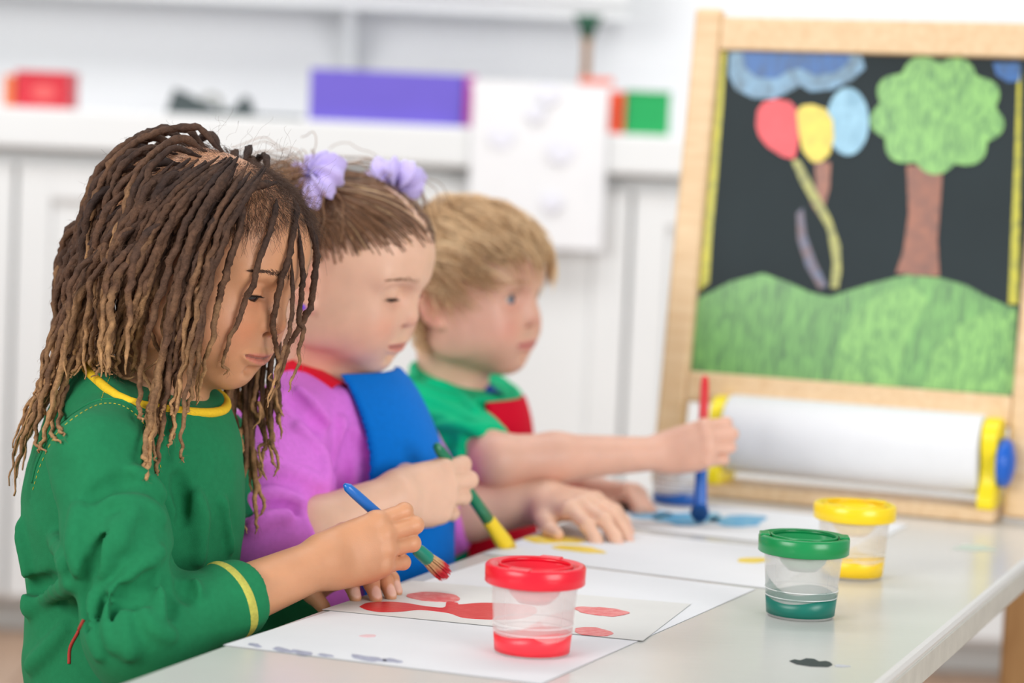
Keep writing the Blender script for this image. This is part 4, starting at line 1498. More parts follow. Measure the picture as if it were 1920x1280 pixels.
def sleeve_ring(elb, wr, frac, w, m, parent, lift, nodes, name='cuff_band'):
    ctr = elb + (wr - elb) * frac
    x, y, z = frame_of(wr - elb)
    seg, rows = 56, 5
    A = np.arange(seg) * 2 * np.pi / seg
    d = np.cos(A)[:, None] * x + np.sin(A)[:, None] * y
    O = np.concatenate([np.tile(ctr + z * w * (j / (rows - 1) - 0.5), (seg, 1)) for j in range(rows)])
    D = np.tile(d, (rows, 1))
    L = np.concatenate([np.full(seg, lift if 0 < j < rows - 1 else -0.0004) for j in range(rows)])
    V = O + D * (ring_fit(nodes, O, D, 0.05) + L)[:, None]
    Fq = [(j * seg + i, j * seg + (i + 1) % seg, (j + 1) * seg + (i + 1) % seg, (j + 1) * seg + i) for j in range(rows - 1) for i in range(seg)]
    return link(name, np_mesh(name, V, np.array(Fq)), m, parent)


def neck_ring(nodes, o, nrm, n=48):
    x, y, z = frame_of(nrm)
    A = np.arange(n + 1) * 2 * np.pi / n + math.atan2(y @ TT, x @ TT)
    D = np.cos(A)[:, None] * x + np.sin(A)[:, None] * y
    O = np.tile(o, (n + 1, 1))
    return O + D * ring_fit(nodes, O, D)[:, None]


sleeve_ring(c1['elR'], c1['wrR'], 0.475, 0.0088, mat('yellow_cuff_band', (196, 190, 84), 0.8, 0.15, 300, 0.6, 900), top1, 0.0008, sn)
# yellow neck trim
ring = neck_ring(base_sn, nk + np.array([0, 0, 0.004]), unit(np.array([0.28, -0.1, 1.0])))
M_YN = mat('yellow_neck_rib', (240, 196, 28), 0.8, 0.08, 300, 0.5, 900)
tube('neck_trim', ring, 0.0042, M_YN, top1, 10)
legs_and_seat(k1, c1['pelvis'], c1['B'], (70, 84, 120), 'small wooden stool under the child in green with locs')
# brush with the blue handle
paint_brush(P(843, 1084, 2.135), P(646, 908, 2.055), 'blue-handled brush with green ferrule and red bristles held by the nearest child',
            [('handle', (20, 108, 196), [(0.24, 0.0042), (0.30, 0.0046), (0.6, 0.0048), (0.9, 0.0045), (0.97, 0.0040), (1.0, 0.0016), (1.0, 0.0)]),
             ('ferrule', (0, 138, 112), [(0.205, 0.0), (0.205, 0.0060), (0.22, 0.0064), (0.30, 0.0060), (0.33, 0.0050), (0.42, 0.0048), (0.42, 0.0)])],
            (0.235, 0.0058, (216, 32, 52), (216, 178, 130), 0.52))

# ------------------------------------------------------------------ hair helpers
def scalp_points(hp, nodes, n, inside, spacing, seed=1, grow=0.0):
    """roots spread over the hair-covered part of a head, at least `spacing` apart (head coordinates)"""
    rg = np.random.default_rng(seed)
    d = rg.normal(size=(n * 14, 3))
    d /= np.linalg.norm(d, axis=1, keepdims=True)
    p = np.array([-0.004, 0, 0.020]) + d * 0.12
    for _ in range(30):
        p = p - d * (ev(nodes, p.astype(np.float32)) * 0.9)[:, None]
    p = p[inside(p)]
    out = []
    for q in p:
        if all(((q - o) ** 2).sum() > spacing ** 2 for o in out) if spacing else True:
            out.append(q)
        if len(out) >= n: break
    return np.array(out)


def grad(nodes, p, e=0.0015):
    p = p.astype(np.float32)
    d0 = ev(nodes, p)
    g = np.stack([ev(nodes, p + np.eye(3, dtype=np.float32)[i] * e) - d0 for i in range(3)], 1)
    return d0, g / (np.linalg.norm(g, axis=1, keepdims=True) + 1e-9)


def local_hair(p):      # full head of hair: hairline on the forehead, before the ear and at the nape
    x, y, z = p[:, 0], p[:, 1], p[:, 2]
    line = np.where(x > 0.0, 0.012 + 0.62 * x - 0.10 * np.abs(y), np.where(x > -0.03, -0.01 + (x + 0.03) * 0.7, -0.045))
    return (z > line) & (z > -0.05)


def strands_mesh(name, lines, rads, cols, m, parent, sides=4):
    V, Fq, T, L = tube_arrays(lines, rads, sides, cap=False)
    C = np.concatenate(cols).repeat(sides, axis=0)
    return link(name, np_mesh(name, V, Fq, C), m, parent)


# ------------------------------------------------------------------ locs of the nearest child
M_LOC = mat('loc_hair', (255, 255, 255), 0.75, 0.35, 260.0, 0.9, 700.0, spec=0.25, attr=True, stretch=(1, 1, 1))
M_FUZZ = mat('fuzz_hair', (255, 255, 255), 0.6, 0.1, 200.0, spec=0.3, attr=True)
hd1 = [group(h1, 0.02, 'add', hp1['M'], hp1['o'], hp1['s'])]
col1 = hd1 + [cap(hp1['o'] + hp1['M'] @ np.array([-0.018, 0, -0.025]), c1['neck'], 0.044, 0.042, 0.02), group(base_sn, 0.01)]
W1 = lambda q: hp1['o'] + hp1['s'] * (np.asarray(q) @ hp1['M'].T)
roots = scalp_points(hp1, h1, 250, local_hair, 0.0118, 4)
n = len(roots)
rg = np.random.default_rng(8)
crown = np.array([0.015, 0.0, 0.10])
v = roots - crown
az = np.arctan2(v[:, 1], v[:, 0])
sg = np.where(roots[:, 1] > 0.0, 1.0, -1.0)
az = np.where(np.abs(az) < 1.95, sg * (1.95 + rg.uniform(-0.1, 0.5, n)), az)
front = (roots[:, 0] > 0.022) & (roots[:, 2] < 0.060)
back = np.clip(-roots[:, 0] / 0.08, 0, 1)
tf = (roots[:, 0] > 0.015) & (roots[:, 2] > 0.055)
az = np.where(tf, sg * rg.uniform(2.2, 2.8, n), az)
d0, g0 = grad(h1, roots)
flow = np.stack([np.cos(az), np.sin(az), -0.35 * np.ones(n)], 1)
flow -= g0 * (flow * g0).sum(1, keepdims=True)
flow /= np.linalg.norm(flow, axis=1, keepdims=True)
p = W1(roots)
d = (flow * 0.85 + g0 * 0.45) @ hp1['M'].T
fl_w = flow @ hp1['M'].T
hgt = (roots[:, 2] + 0.05) / 0.15
length = 0.150 + 0.115 * np.clip(hgt, 0, 1) + rg.uniform(-0.03, 0.045, n) + 0.05 * back
clear = 0.0030 + 0.0095 * np.clip(hgt, 0, 1) + rg.uniform(0, 0.006, n)
ST = 0.005
paths = [p.copy()]
wig = rg.uniform(0, 6.28, (n, 3))
for k in range(62):
    t = min(k / 8.0, 1.0)
    tgt = fl_w * (1 - t) * 0.9 + np.array([0, 0, -1.0]) * (0.25 + 0.75 * t)
    w = 0.16 + 0.10 * t
    d = d * (1 - w) + tgt * w
    d += 0.042 * np.stack([np.sin(k * 0.55 + wig[:, 0]), np.sin(k * 0.48 + wig[:, 1]), 0.2 * np.sin(k * 0.7 + wig[:, 2])], 1)
    d /= np.linalg.norm(d, axis=1, keepdims=True)
    p = p + d * ST
    dist, g = grad(col1, p)
    cl = np.minimum(clear, 0.002 + 0.004 * k)
    push = np.clip(cl - dist, 0, 0.02)
    p = p + g * push[:, None]
    hit = push > 0
    dn = (d * g).sum(1)
    d = np.where((hit & (dn < 0))[:, None], d - g * dn[:, None] * 0.9, d)
    d /= np.linalg.norm(d, axis=1, keepdims=True)
    paths.append(p.copy())
paths = np.array(paths).transpose(1, 0, 2)
LOCS = []
for i in range(n):
    m_ = max(14, int(length[i] / ST))
    L = paths[i, :min(m_, 63)]
    if front[i] or (roots[i, 0] > 0.05 and rg.uniform() < 0.2): continue
    Q = ((L - hp1['o']) @ hp1['M']) / hp1['s']
    low = Q[:, 2] < 0.045
    lim = np.where(Q[:, 2] < -0.02, 0.044, 0.026) if roots[i, 1] < 0 else 0.050
    if (low & (Q[:, 0] > lim)).any(): continue
    dv = L - CAM                      # locs over the near shoulder end on it
    sx_, sy_ = 960 + FPX * (dv @ RT) / (dv @ FW), 640 - FPX * (dv @ UP) / (dv @ FW)
    cut = np.flatnonzero((sx_ > 110) & (sx_ < 275) & (sy_ > 712))
    if len(cut): L = L[:max(cut[0], 12)]
    sl_ = np.diff(L[:, 2]) / ST
    flat = np.flatnonzero((sl_ > -0.35) & (np.arange(len(sl_)) > 22))
    if len(flat): L = L[:flat[0] + 2]
    LOCS.append((L, rg.uniform(0.0025, 0.0037), 9))

# locs that hang across and beyond the face, laid out one by one
c2 = lambda q: [(300 + x / 3.2, 360 + y / 3.2) for x, y in q]
c1_ = lambda q: [(x / 2.37, 220 + y / 2.37) for x, y in q]
c7 = lambda q: [(x / 2.0, 640 + y / 2.0) for x, y in q]
FACE = [(c2([(700, 40), (690, 120), (660, 230), (600, 400), (560, 540), (510, 660), (470, 770), (420, 880), (385, 980), (380, 1040), (410, 1070), (385, 1095)]), 0.0030, 0),
        (c2([(800, 40), (820, 110), (800, 250), (760, 430), (720, 560), (690, 700), (680, 820), (690, 900), (710, 980), (715, 1060), (690, 1135), (655, 1120), (668, 1088)]), 0.0032, 0),
        (c2([(500, 60), (490, 150), (450, 320), (400, 470), (370, 590), (340, 700), (320, 860), (280, 980), (260, 1080), (240, 1180), (220, 1280)]), 0.0036, 1),
        (c1_([(1230, 290), (1130, 310), (1050, 380), (980, 520), (910, 680), (870, 800), (820, 920), (740, 1040), (640, 1130)]), 0.0040, 1),
        (c2([(860, 120), (930, 300), (935, 450), (910, 640), (870, 760), (800, 870), (760, 960), (730, 1080), (690, 1180), (650, 1270)]), 0.0034, 0),
        (c2([(830, 200), (855, 480), (850, 620), (830, 760), (860, 820), (840, 920), (830, 1030), (790, 1130), (770, 1200)]), 0.0028, 0),
        (c2([(790, 400), (795, 700), (770, 850), (740, 960), (700, 1080), (670, 1180), (640, 1290)]), 0.0022, 0),
        (c1_([(960, 300), (900, 420), (850, 560), (830, 700), (840, 820), (860, 940), (890, 1040), (880, 1150), (870, 1260)]), 0.0034, 0),
        (c1_([(1000, 250), (930, 380), (880, 520), (850, 640), (790, 740), (740, 850), (730, 960), (770, 1050), (790, 1160), (800, 1240)]), 0.0036, 0),
        (c1_([(800, 340), (770, 450), (740, 560), (700, 680), (660, 790), (650, 900), (690, 1000), (740, 1100), (760, 1210)]), 0.0036, 0),
        (c1_([(640, 380), (610, 520), (560, 640), (500, 740), (440, 850), (430, 950), (470, 1040), (520, 1130), (560, 1160), (600, 1150)]), 0.0040, 1),
        (c1_([(560, 440), (540, 620), (560, 740), (530, 850), (550, 960), (580, 1060), (640, 1150), (690, 1230), (740, 1300)]), 0.0038, 0)]
# the bundle on the far side, hanging between chin and chest
rgf = random.Random(5)
for i in range(23):
    x0 = 398 + i * 5.4 + rgf.uniform(-6, 6)
    ye = rgf.uniform(850, 1010) if i < 15 else rgf.uniform(760, 900)
    xe = x0 + rgf.uniform(-6, 34) * (ye - 700) / 250
    w1 = rgf.uniform(-9, 9)
    FACE.append(([(x0 + 10, 640), (x0 + 4, 700), (x0 + w1, 760), (x0 - w1 * 0.5 + 8, (760 + ye) / 2), (xe - w1 * 0.6, ye - 50), (xe + 4, ye - 18), (xe + rgf.uniform(-10, 14), ye)], rgf.uniform(0.0021, 0.0031), 2))
rgc = random.Random(12)
for i in range(50):
    s_ = (i + rgc.uniform(0, 1)) / 50
    lay_ = rgc.uniform(0, 1)
    x0, y0 = 512 + (318 - 512) * s_ + rgc.uniform(-12, 12), 330 - 42 * math.sin(math.pi * min(1, s_ * 0.75 + 0.1)) + 85 * lay_ ** 2 * (1 - 0.4 * s_) + rgc.uniform(-6, 6)
    xe = 352 + (72 - 352) * s_ ** 0.9 + rgc.uniform(-26, 18) - (x0 - 420) * 0.0
    ye = rgc.uniform(770, 915) if xe > 255 else rgc.uniform(655, 716) if xe > 118 else rgc.uniform(720, 850)
    if x0 > 450: x0 -= 60 * lay_
    xm1, ym1 = x0 + (xe - x0) * 0.42, y0 + (ye - y0) * 0.20
    xm2, ym2 = x0 + (xe - x0) * 0.70, y0 + (ye - y0) * 0.46
    xm3, ym3 = x0 + (xe - x0) * 0.90 + rgc.uniform(-9, 9), y0 + (ye - y0) * 0.74
    FACE.append(([(x0, y0), (xm1, ym1), (xm2 + rgc.uniform(-7, 7), ym2), (xm3, ym3), (xe + rgc.uniform(-6, 6), ye - 26), (xe + rgc.uniform(-16, 18), ye)], rgc.uniform(0.0023, 0.0036), 3 + (1 - lay_)))
fh = col1
QS = [smooth_line(px, 60) for px, r, kind in FACE]
HITS = trace_many(fh, np.concatenate(QS), 1.7, 2.5)
for fi, (px, r, kind) in enumerate(FACE):
    q = QS[fi]
    if kind == 2:
        L = np.array([P(x, y, 2.140 + 0.015 * math.sin(px[0][0]) + 0.004 * math.sin(i * 0.08)) for i, (x, y) in enumerate(q)])
        s0 = P(q[0][0], q[0][1], 2.12)
    else:
        hits = HITS[fi * 60:fi * 60 + 60]
        dep = np.array([np.nan if h is None else (h - CAM) @ FW for h in hits])
        ok = ~np.isnan(dep)
        # a hanging loc keeps its depth once it leaves the head, and never swings far back
        last = dep[ok][0] if ok.any() else 2.10
        for i in range(len(dep)):
            if not ok[i]: dep[i] = last
            else:
                dep[i] = np.clip(dep[i], last - 0.004, last + 0.0022)
                last = dep[i]
        surf = np.array([9.0 if h is None else (h - CAM) @ FW for h in hits])
        sm = lambda v_: np.convolve(np.pad(v_, 4, mode='edge'), np.ones(9) / 9, 'valid')
        off = r + (0.010 if kind == 1 else 0.0035 if kind < 3 else 0.001 + 0.018 * (kind - 3))
        if kind < 2: r = r * 0.82
        dep = sm(np.minimum(sm(dep) - off, surf - off))
        dep = np.minimum(dep, surf - r * 0.8)
        L = np.array([P(x, y, z) for (x, y), z in zip(q, dep)])
    LOCS.append((L, r * (0.9 if kind == 2 else 1.0), kind))

hair1 = None
loc_lines = []
SEG = 8
for i, (L, r, kind) in enumerate(LOCS):
    L = smooth_line(L, max(40, int(len(L) * 1.25)))
    m_ = len(L)
    t = np.linspace(0, 1, m_)
    ph = rg.uniform(0, 6.28, 4)
    s = t * np.linalg.norm(np.diff(L, axis=0), axis=1).sum()
    amp = {0: 0.0006, 1: 0.0007, 2: 0.0005}.get(kind, 0.0009) * smoothstep(0.06, 0.3, t)
    wob = np.stack([np.sin(s * 210 + ph[0]) + 0.6 * np.sin(s * 370 + ph[1]), np.sin(s * 240 + ph[2]) + 0.6 * np.sin(s * 410 + ph[3]), 0.4 * np.sin(s * 190 + ph[1])], 1)
    L = L + wob * amp[:, None]
    prof = r * (0.30 + 0.75 * smoothstep(0.0, 0.07, t)) * (1.0 - 0.50 * smoothstep(0.35, 0.9, t)) * (1.0 - 0.6 * smoothstep(0.85, 1.0, t))
    a = np.arange(SEG) * 2 * np.pi / SEG
    rr = prof[:, None] * (1 + 0.13 * np.sin(s[:, None] * 900 + 2 * a + ph[0]) + 0.12 * np.sin(s[:, None] * 520 - 3 * a + ph[1]) + 0.10 * rg.normal(size=(m_, SEG)))
    V, Fq, T, _ = tube_arrays([L], [rr], SEG)
    lt = rg.uniform(-0.12, 0.22) + (0.25 if kind == 2 else 0.0)  # far bundle coloured lighter to offset the shade it hangs in
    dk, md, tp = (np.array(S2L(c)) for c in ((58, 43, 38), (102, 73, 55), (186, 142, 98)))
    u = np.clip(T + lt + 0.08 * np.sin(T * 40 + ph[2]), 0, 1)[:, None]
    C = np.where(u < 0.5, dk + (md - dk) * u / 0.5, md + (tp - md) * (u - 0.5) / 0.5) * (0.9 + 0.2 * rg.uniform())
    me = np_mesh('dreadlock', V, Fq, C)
    if hair1 is None:
        hair1 = bpy.data.objects.new('hair', None)       # replaced below by the root fuzz mesh
        pend = []
    pend.append(me)
    loc_lines.append((L, prof, u[::SEG, 0]))
# root fuzz and flyaways: one fine mesh that the locs belong to
lines, rads, cols = [], [], []
fz = scalp_points(hp1, h1, 3800, local_hair, 0.0, 9)
fz = np.concatenate([fz, scalp_points(hp1, h1, 2400, lambda q: local_hair(q) & (q[:, 0] > 0.02) & (q[:, 2] > 0.035), 0.0, 19)])
_, gz = grad(h1, fz)
for q, g in zip(fz, gz):
    vv = q - crown
    fd = np.array([vv[0], vv[1], -0.05]); fd = unit(fd - g * (fd @ g))
    L = rg.uniform(0.006, 0.016) + (rg.uniform(0, 0.012) if q[0] > 0.03 and q[2] > 0.045 else 0)
    w_ = np.cumsum(rg.normal(size=(6, 3)), 0) * 0.10
    f_ = np.linspace(0, 1, 6)[:, None]
    pts = q + fd * L * f_ + w_ * L * f_ + g * (0.0004 + 0.0036 * np.sin(f_ * 2.6))
    lines.append(W1(pts)); rads.append(np.linspace(0.00016, 0.00007, 6)); cols.append(np.tile(np.array(S2L((82, 60, 48))), (6, 1)) * rg.uniform(0.7, 1.4))
for i in range(260):        # flyaways standing off the top and back of the head
    k = rg.integers(len(fz))
    if fz[k][2] < 0.035: continue
    q, g = fz[k], gz[k]
    L = rg.uniform(0.010, 0.030)
    sp = rg.normal(size=(5, 3)) * 0.0035
    pts = np.array([q + g * (0.008 + L * f * 0.8) + np.array([0.0, 0, 0]) + np.cumsum(sp, 0)[min(j, 4)] for j, f in enumerate(np.linspace(0, 1, 6))])
    lines.append(W1(smooth_line(pts, 9))); rads.append(np.full(9, 0.00007)); cols.append(np.tile(np.array(S2L((96, 76, 66))), (9, 1)))
for L, prof, u in loc_lines:     # short frizz along every loc
    m_ = len(L)
    for _ in range(38):
        i = rg.integers(2, m_ - 2)
        dr = unit(rg.normal(size=3)); tg = unit(L[i + 1] - L[i - 1]); dr = unit(dr - tg * (dr @ tg))
        ln = rg.uniform(0.002, 0.0065)
        pts = np.array([L[i] + dr * prof[i] * 0.8, L[i] + dr * (prof[i] + ln * 0.5) + tg * ln * 0.4, L[i] + dr * (prof[i] + ln * 0.6) + tg * ln * 1.2 + rg.normal(size=3) * 0.001])
        lines.append(pts); rads.append(np.array([0.00009, 0.00008, 0.00004]))
        cols.append(np.tile(np.array(S2L((104, 78, 60))) * (0.7 + 1.0 * u[i]), (3, 1)))
bpy.data.objects.remove(hair1)
hair1 = tag(strands_mesh('hair', lines, rads, cols, M_FUZZ, k1, 3), kind='stuff')
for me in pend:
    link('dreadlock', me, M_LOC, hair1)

# ------------------------------------------------------------------ the middle child: purple top, blue apron, bunches
k2 = empty('person', (float(P(650, 1330, 2.41)[0]), float(P(650, 1330, 2.41)[1]), 0.0), 'child in a purple top and blue apron with lilac hair ties', 'person', 'children at the table')
hp2 = dict(o=P(636.8, 503.8, 2.38), M=rot_frame(0.331, 0.228, 0.025), s=0.967)
c2d = dict(B=body_frame(0.37), torso=P(655, 985, 2.41), trad=(0.092, 0.110, 0.150), chest=P(612, 835, 2.41), crad=(0.070, 0.104, 0.085),
           neck=P(615, 698, 2.40), shR=P(528, 806, 2.295), shL=P(722, 800, 2.52), elR=P(494, 1028, 2.205), elL=P(812, 968, 2.555),
           wrR=P(742, 934, 2.262), wrL=P(1022, 938, 2.535), rsh=0.043, rs=(0.043, 0.043, 0.036, 0.033), ra=(0.031, 0.030, 0.0225), neckr=1.02)
pv = P(650, 1330, 2.41); pv[2] = 0.375
c2d['pelvis'] = pv
h2 = head_nodes(op_z=-0.0052, op_h=0.0017, chub=1.0, lips=0.95, mouth_open=0.0006)
hp2['lip'] = LIPX[-1]
hR, nR, _ = hand(c2d['wrR'], P(838, 920, 2.310) - c2d['wrR'], np.array([0.0, 0.25, 0.95]), True, 1.02, GRIP, TH_GRIP)
hL, nL, _ = hand(c2d['wrL'], P(1092, 945, 2.49) - c2d['wrL'], np.array([0.35, -0.9, 0.0]), False, 1.0,
                 {'i': (8, 26, 26, 14), 'm': (1, 24, 26, 14), 'r': (-6, 26, 26, 14), 'p': (-14, 28, 24, 14)}, TH_FLAT)
b2 = body_nodes(c2d, hp2, h2, [hR, hL])
SK2 = skin_mat('light_tan_skin')
sdf_part('body', b2, 0.0022, SK2, k2, lambda V: skin_colour(V, hp2, (232, 188, 162), (214, 130, 122), (222, 138, 116), nR + nL, (232, 186, 168)))
for s in (-1, 1):
    eye_mesh(hp2, s, (0.80, 0.0, -0.50), (60, 40, 30), k2)
    lashes(hp2, s, -0.0052, 0.0017, (38, 25, 21), k2, 0.006)
    brow(hp2, s, h2, (150, 108, 82), k2, lift=-0.001)
s2 = shirt_nodes(c2d, lambda s: (('elbow', 0.26), None))
nk2 = c2d['neck']
s2.append(cap(nk2 - np.array([0, 0, 0.05]), nk2, 0.048, 0.045, 0.018))
s2.append(half(nk2 + np.array([0, 0, 0.004]), unit(np.array([0.28, -0.1, 1.0])), 0.004))
base2 = list(s2)
s2 = s2 + folds(base2, [(1, 0.006, [(560, 735), (590, 765), (612, 790)]), (-1, 0.005, [(548, 742), (580, 778), (606, 806)]),
                        (1, 0.007, [(640, 790), (640, 840), (618, 890), (606, 935)]), (-1, 0.006, [(660, 820), (648, 880), (620, 930)]),
                        (1, 0.006, [(460, 880), (510, 880), (560, 892), (596, 905)]), 
                        (1, 0.006, [(468, 940), (510, 932), (560, 940)]), (-1, 0.005, [(470, 962), (510, 952), (550, 955)]), (1, 0.006, [(474, 990), (500, 976), (536, 968)]),
                        (1, 0.006, [(600, 850), (604, 890), (602, 930)]), (-1, 0.006, [(672, 830), (690, 880), (694, 920)]), (1, 0.006, [(560, 800), (600, 850), (610, 880)])]) + [disp(ripple(31, 34, 0.0016)), disp(ripple(32, 90, 0.0006))]
M_P2 = cloth_mat('purple_jersey', (226, 124, 228))
top2 = sdf_part('purple_top', s2, 0.003, M_P2, k2)


def apron(name, base, B, ctr, off, th, front, width, ztop, zbot, m, parent, vox=0.0024):
    """a sheet of cloth lying on the front of a shirt: width(z) gives its half width"""
    Bm = B.astype(np.float32)
    c = np.asarray(ctr, np.float32)

    def f(p):
        q = (p - c) @ Bm
        d = ev(base, p)
        w = np.interp(p[:, 2], [zbot, (zbot + ztop) / 2, ztop], width).astype(np.float32)
        r = np.maximum(np.maximum(np.abs(q[:, 1]) - w, front - q[:, 0]), np.maximum(p[:, 2] - ztop, zbot - p[:, 2]))
        return np.maximum(np.abs(d - off) - th, r)
    R = 0.26
    V, Fq = mesh_sdf([Node(f, c, R, 0.0, 'add')], vox, (np.array([c[0] - 0.16, c[1] - 0.17, zbot - 0.01]), np.array([c[0] + 0.17, c[1] + 0.17, ztop + 0.01])))
    o = link(name, np_mesh(name, V, Fq), m, parent)
    sm_ = o.modifiers.new('smooth', 'SMOOTH')
    sm_.factor = 0.5
    sm_.iterations = 8
    return o


tors2 = [n_ for n_ in base2[:5]] + [base2[-2]] + [disp(ripple(33, 26, 0.0022))]
M_A2 = cloth_mat('blue_apron_cotton', (0, 116, 212))
zt2 = P(700, 705, 2.32)[2]
ap2 = apron('blue_apron', tors2, c2d['B'], c2d['torso'], 0.0068, 0.0026, 0.0, [0.104, 0.090, 0.060], zt2, 0.46, M_A2, k2)
# red neck strap of the apron, over the shoulder to the bib corner
bvs2 = bvh_of(top2)
M_RS = cloth_mat('red_cotton_tape', (226, 24, 50))


def strap(name, bvh, px, w, m, parent, n=26, lift=0.003):
    """a flat tape laid on a garment along pixels"""
    q = smooth_line(px, n)
    pts, nr = [], []
    for x, y in q:
        h = bvh.ray_cast(Vector(CAM), Vector(ray(x, y)))
        if h[0] is not None:
            pts.append(np.array(h[0])); nr.append(np.array(h[1]))
    pts, nr = np.array(pts), np.array(nr)
    if len(pts) < 5: return None
    k = np.ones(5) / 5
    sm = lambda A: np.stack([np.convolve(np.pad(A[:, i], 2, mode='edge'), k, 'valid') for i in range(3)], 1)
    pts, nr = sm(pts), sm(nr)
    nr /= np.linalg.norm(nr, axis=1, keepdims=True)
    tg = np.gradient(pts, axis=0); tg /= np.linalg.norm(tg, axis=1, keepdims=True)
    sd = np.cross(nr, tg)
    V = []
    for p_, n_, s_ in zip(pts, nr, sd):
        V += [p_ + s_ * w + n_ * lift * 0.4, p_ + s_ * w * 0.5 + n_ * (lift + 0.001), p_ - s_ * w * 0.5 + n_ * (lift + 0.001), p_ - s_ * w + n_ * lift * 0.4, p_ - s_ * w - n_ * 0.001, p_ + s_ * w - n_ * 0.001]
    Fq = [(i * 6 + j, i * 6 + (j + 1) % 6, (i + 1) * 6 + (j + 1) % 6, (i + 1) * 6 + j) for i in range(len(pts) - 1) for j in range(6)]
    return link(name, np_mesh(name, np.array(V), np.array(Fq)), m, parent)


strap('neck_strap', bvs2, [(532, 690), (560, 690), (588, 698), (614, 712), (640, 728)], 0.0125, M_RS, ap2)
legs_and_seat(k2, c2d['pelvis'], c2d['B'], (84, 74, 110), 'small wooden stool under the child in the blue apron')
# hair gathered into two bunches
crown2 = {1: np.array([0.006, 0.060, 0.080]), -1: np.array([-0.026, -0.056, 0.078])}


def hair2_in(p):
    x, y, z = p[:, 0], p[:, 1], p[:, 2]
    line = np.where(x > 0.0, 0.010 + 0.47 * x - 0.05 * np.abs(y), np.where(x > -0.035, -0.012 + (x + 0.035) * 0.8, -0.045))
    line = line + 0.004 * np.sin(p @ np.array([190.0, 410, 130])) + 0.004 * np.sin(p @ np.array([910.0, 700, -330]))
    return (z > line) & (z > -0.055)


M_H2 = mat('brown_hair', (255, 255, 255), 0.45, 0.12, 120.0, spec=0.5, attr=True)
W2 = lambda q: hp2['o'] + hp2['s'] * (np.asarray(q) @ hp2['M'].T)
rt2 = scalp_points(hp2, h2, 3600, hair2_in, 0.0, 12)
lines, rads, cols = [], [], []
rg2 = np.random.default_rng(3)
sd = np.where(rt2[:, 1] > 0, 1, -1)
tgt = np.array([crown2[s_] for s_ in sd])
NS = 12
path = []
for j in range(NS):
    f = j / (NS - 1)
    q = rt2 * (1 - f) + tgt * f
    q = q + (q - np.array([-0.004, 0, 0.02])) * 0.35 * math.sin(math.pi * f)      # then pulled back onto the skull
    for _ in range(3):
        dd, gg = grad(h2, q)
        q = q - gg * (dd - (0.0010 + 0.0060 * f))[:, None]
    path.append(q)
path = np.array(path).transpose(1, 0, 2)
for i in range(len(rt2)):
    L = path[i] + np.cumsum(rg2.normal(size=(NS, 3)) * 0.0003, 0)
    lines.append(W2(L)); rads.append(np.full(NS, 0.00052))
    c = np.array(S2L((122, 86, 60))) * rg2.uniform(0.6, 1.5)
    if rg2.uniform() < 0.10 and rt2[i, 0] > 0.03: c = np.array(S2L((206, 170, 128)))
    cols.append(np.tile(c, (NS, 1)))
for s_ in (-1, 1):          # the loose curly bunches
    c0 = crown2[s_] + np.array([-0.006, s_ * 0.012, 0.006])
    for i in range(760):
        a = rg2.normal(size=3)
        a = unit(a + np.array([-0.5, s_ * 0.9, -0.2]))
        Lh = rg2.uniform(0.045, 0.105)
        q = [c0]
        dr = a.copy()
        ph = rg2.uniform(0, 6.28)
        for j in range(11):
            dr = unit(dr + np.array([-0.03, s_ * 0.02, -0.24]) + 0.45 * np.array([math.sin(j * 1.6 + ph), math.cos(j * 1.7 + ph), math.sin(j * 1.3 + ph * 2)]))
            q.append(q[-1] + dr * Lh / 11)
        lines.append(W2(np.array(q))); rads.append(np.full(12, 0.00042))
        cols.append(np.tile(np.array(S2L((142, 104, 72))) * rg2.uniform(0.6, 1.5), (12, 1)))
hair2 = tag(strands_mesh('hair', lines, rads, cols, M_H2, k2, 3), kind='stuff')
# lilac ruffled hair ties
M_SC = mat('lilac_scrunchie', (200, 184, 240), 0.7, 0.10, 60, 0.5, 260, sheen=0.3)
for s_ in (-1, 1):
    c0 = W2(crown2[s_] + np.array([0.004, s_ * 0.008, 0.012]))
    axw = unit(hp2['M'] @ np.array([-0.35, s_ * 0.75, 0.55]))
    x, y, z = frame_of(axw)
    V, Fq = [], []
    NA, NB = 84, 16
    for i in range(NA):
        a = 2 * math.pi * i / NA
        rr = 0.0160 + 0.0015 * math.sin(3 * a)
        tr = 0.0125 + 0.0030 * math.sin(9 * a + 0.5) + 0.0018 * math.sin(17 * a)
        sh = 0.0030 * math.sin(7 * a + 1.0)
        for j in range(NB):
            b = 2 * math.pi * j / NB
            rad_ = rr + tr * (1 + 0.10 * math.sin(5 * b + 4 * a)) * math.cos(b)
            V.append(c0 + (x * math.cos(a) + y * math.sin(a)) * rad_ + z * (tr * math.sin(b) + sh))
    for i in range(NA):
        for j in range(NB):
            Fq.append((i * NB + j, ((i + 1) % NA) * NB + j, ((i + 1) % NA) * NB + (j + 1) % NB, i * NB + (j + 1) % NB))
    sc = link('hair_tie', np_mesh('hair_tie', np.array(V), np.array(Fq)), M_SC, k2)
    e0 = W2(np.array([0.004, s_ * 0.0795, -0.034]))
    lathe('earring', [(0.0003, -0.003), (0.0024, -0.002), (0.0032, 0.0), (0.0024, 0.002), (0.0003, 0.003)], mat('violet_stud', (120, 70, 220), 0.2), k2, e0, unit(hp2['M'] @ np.array([0, s_, 0.0])), 16)
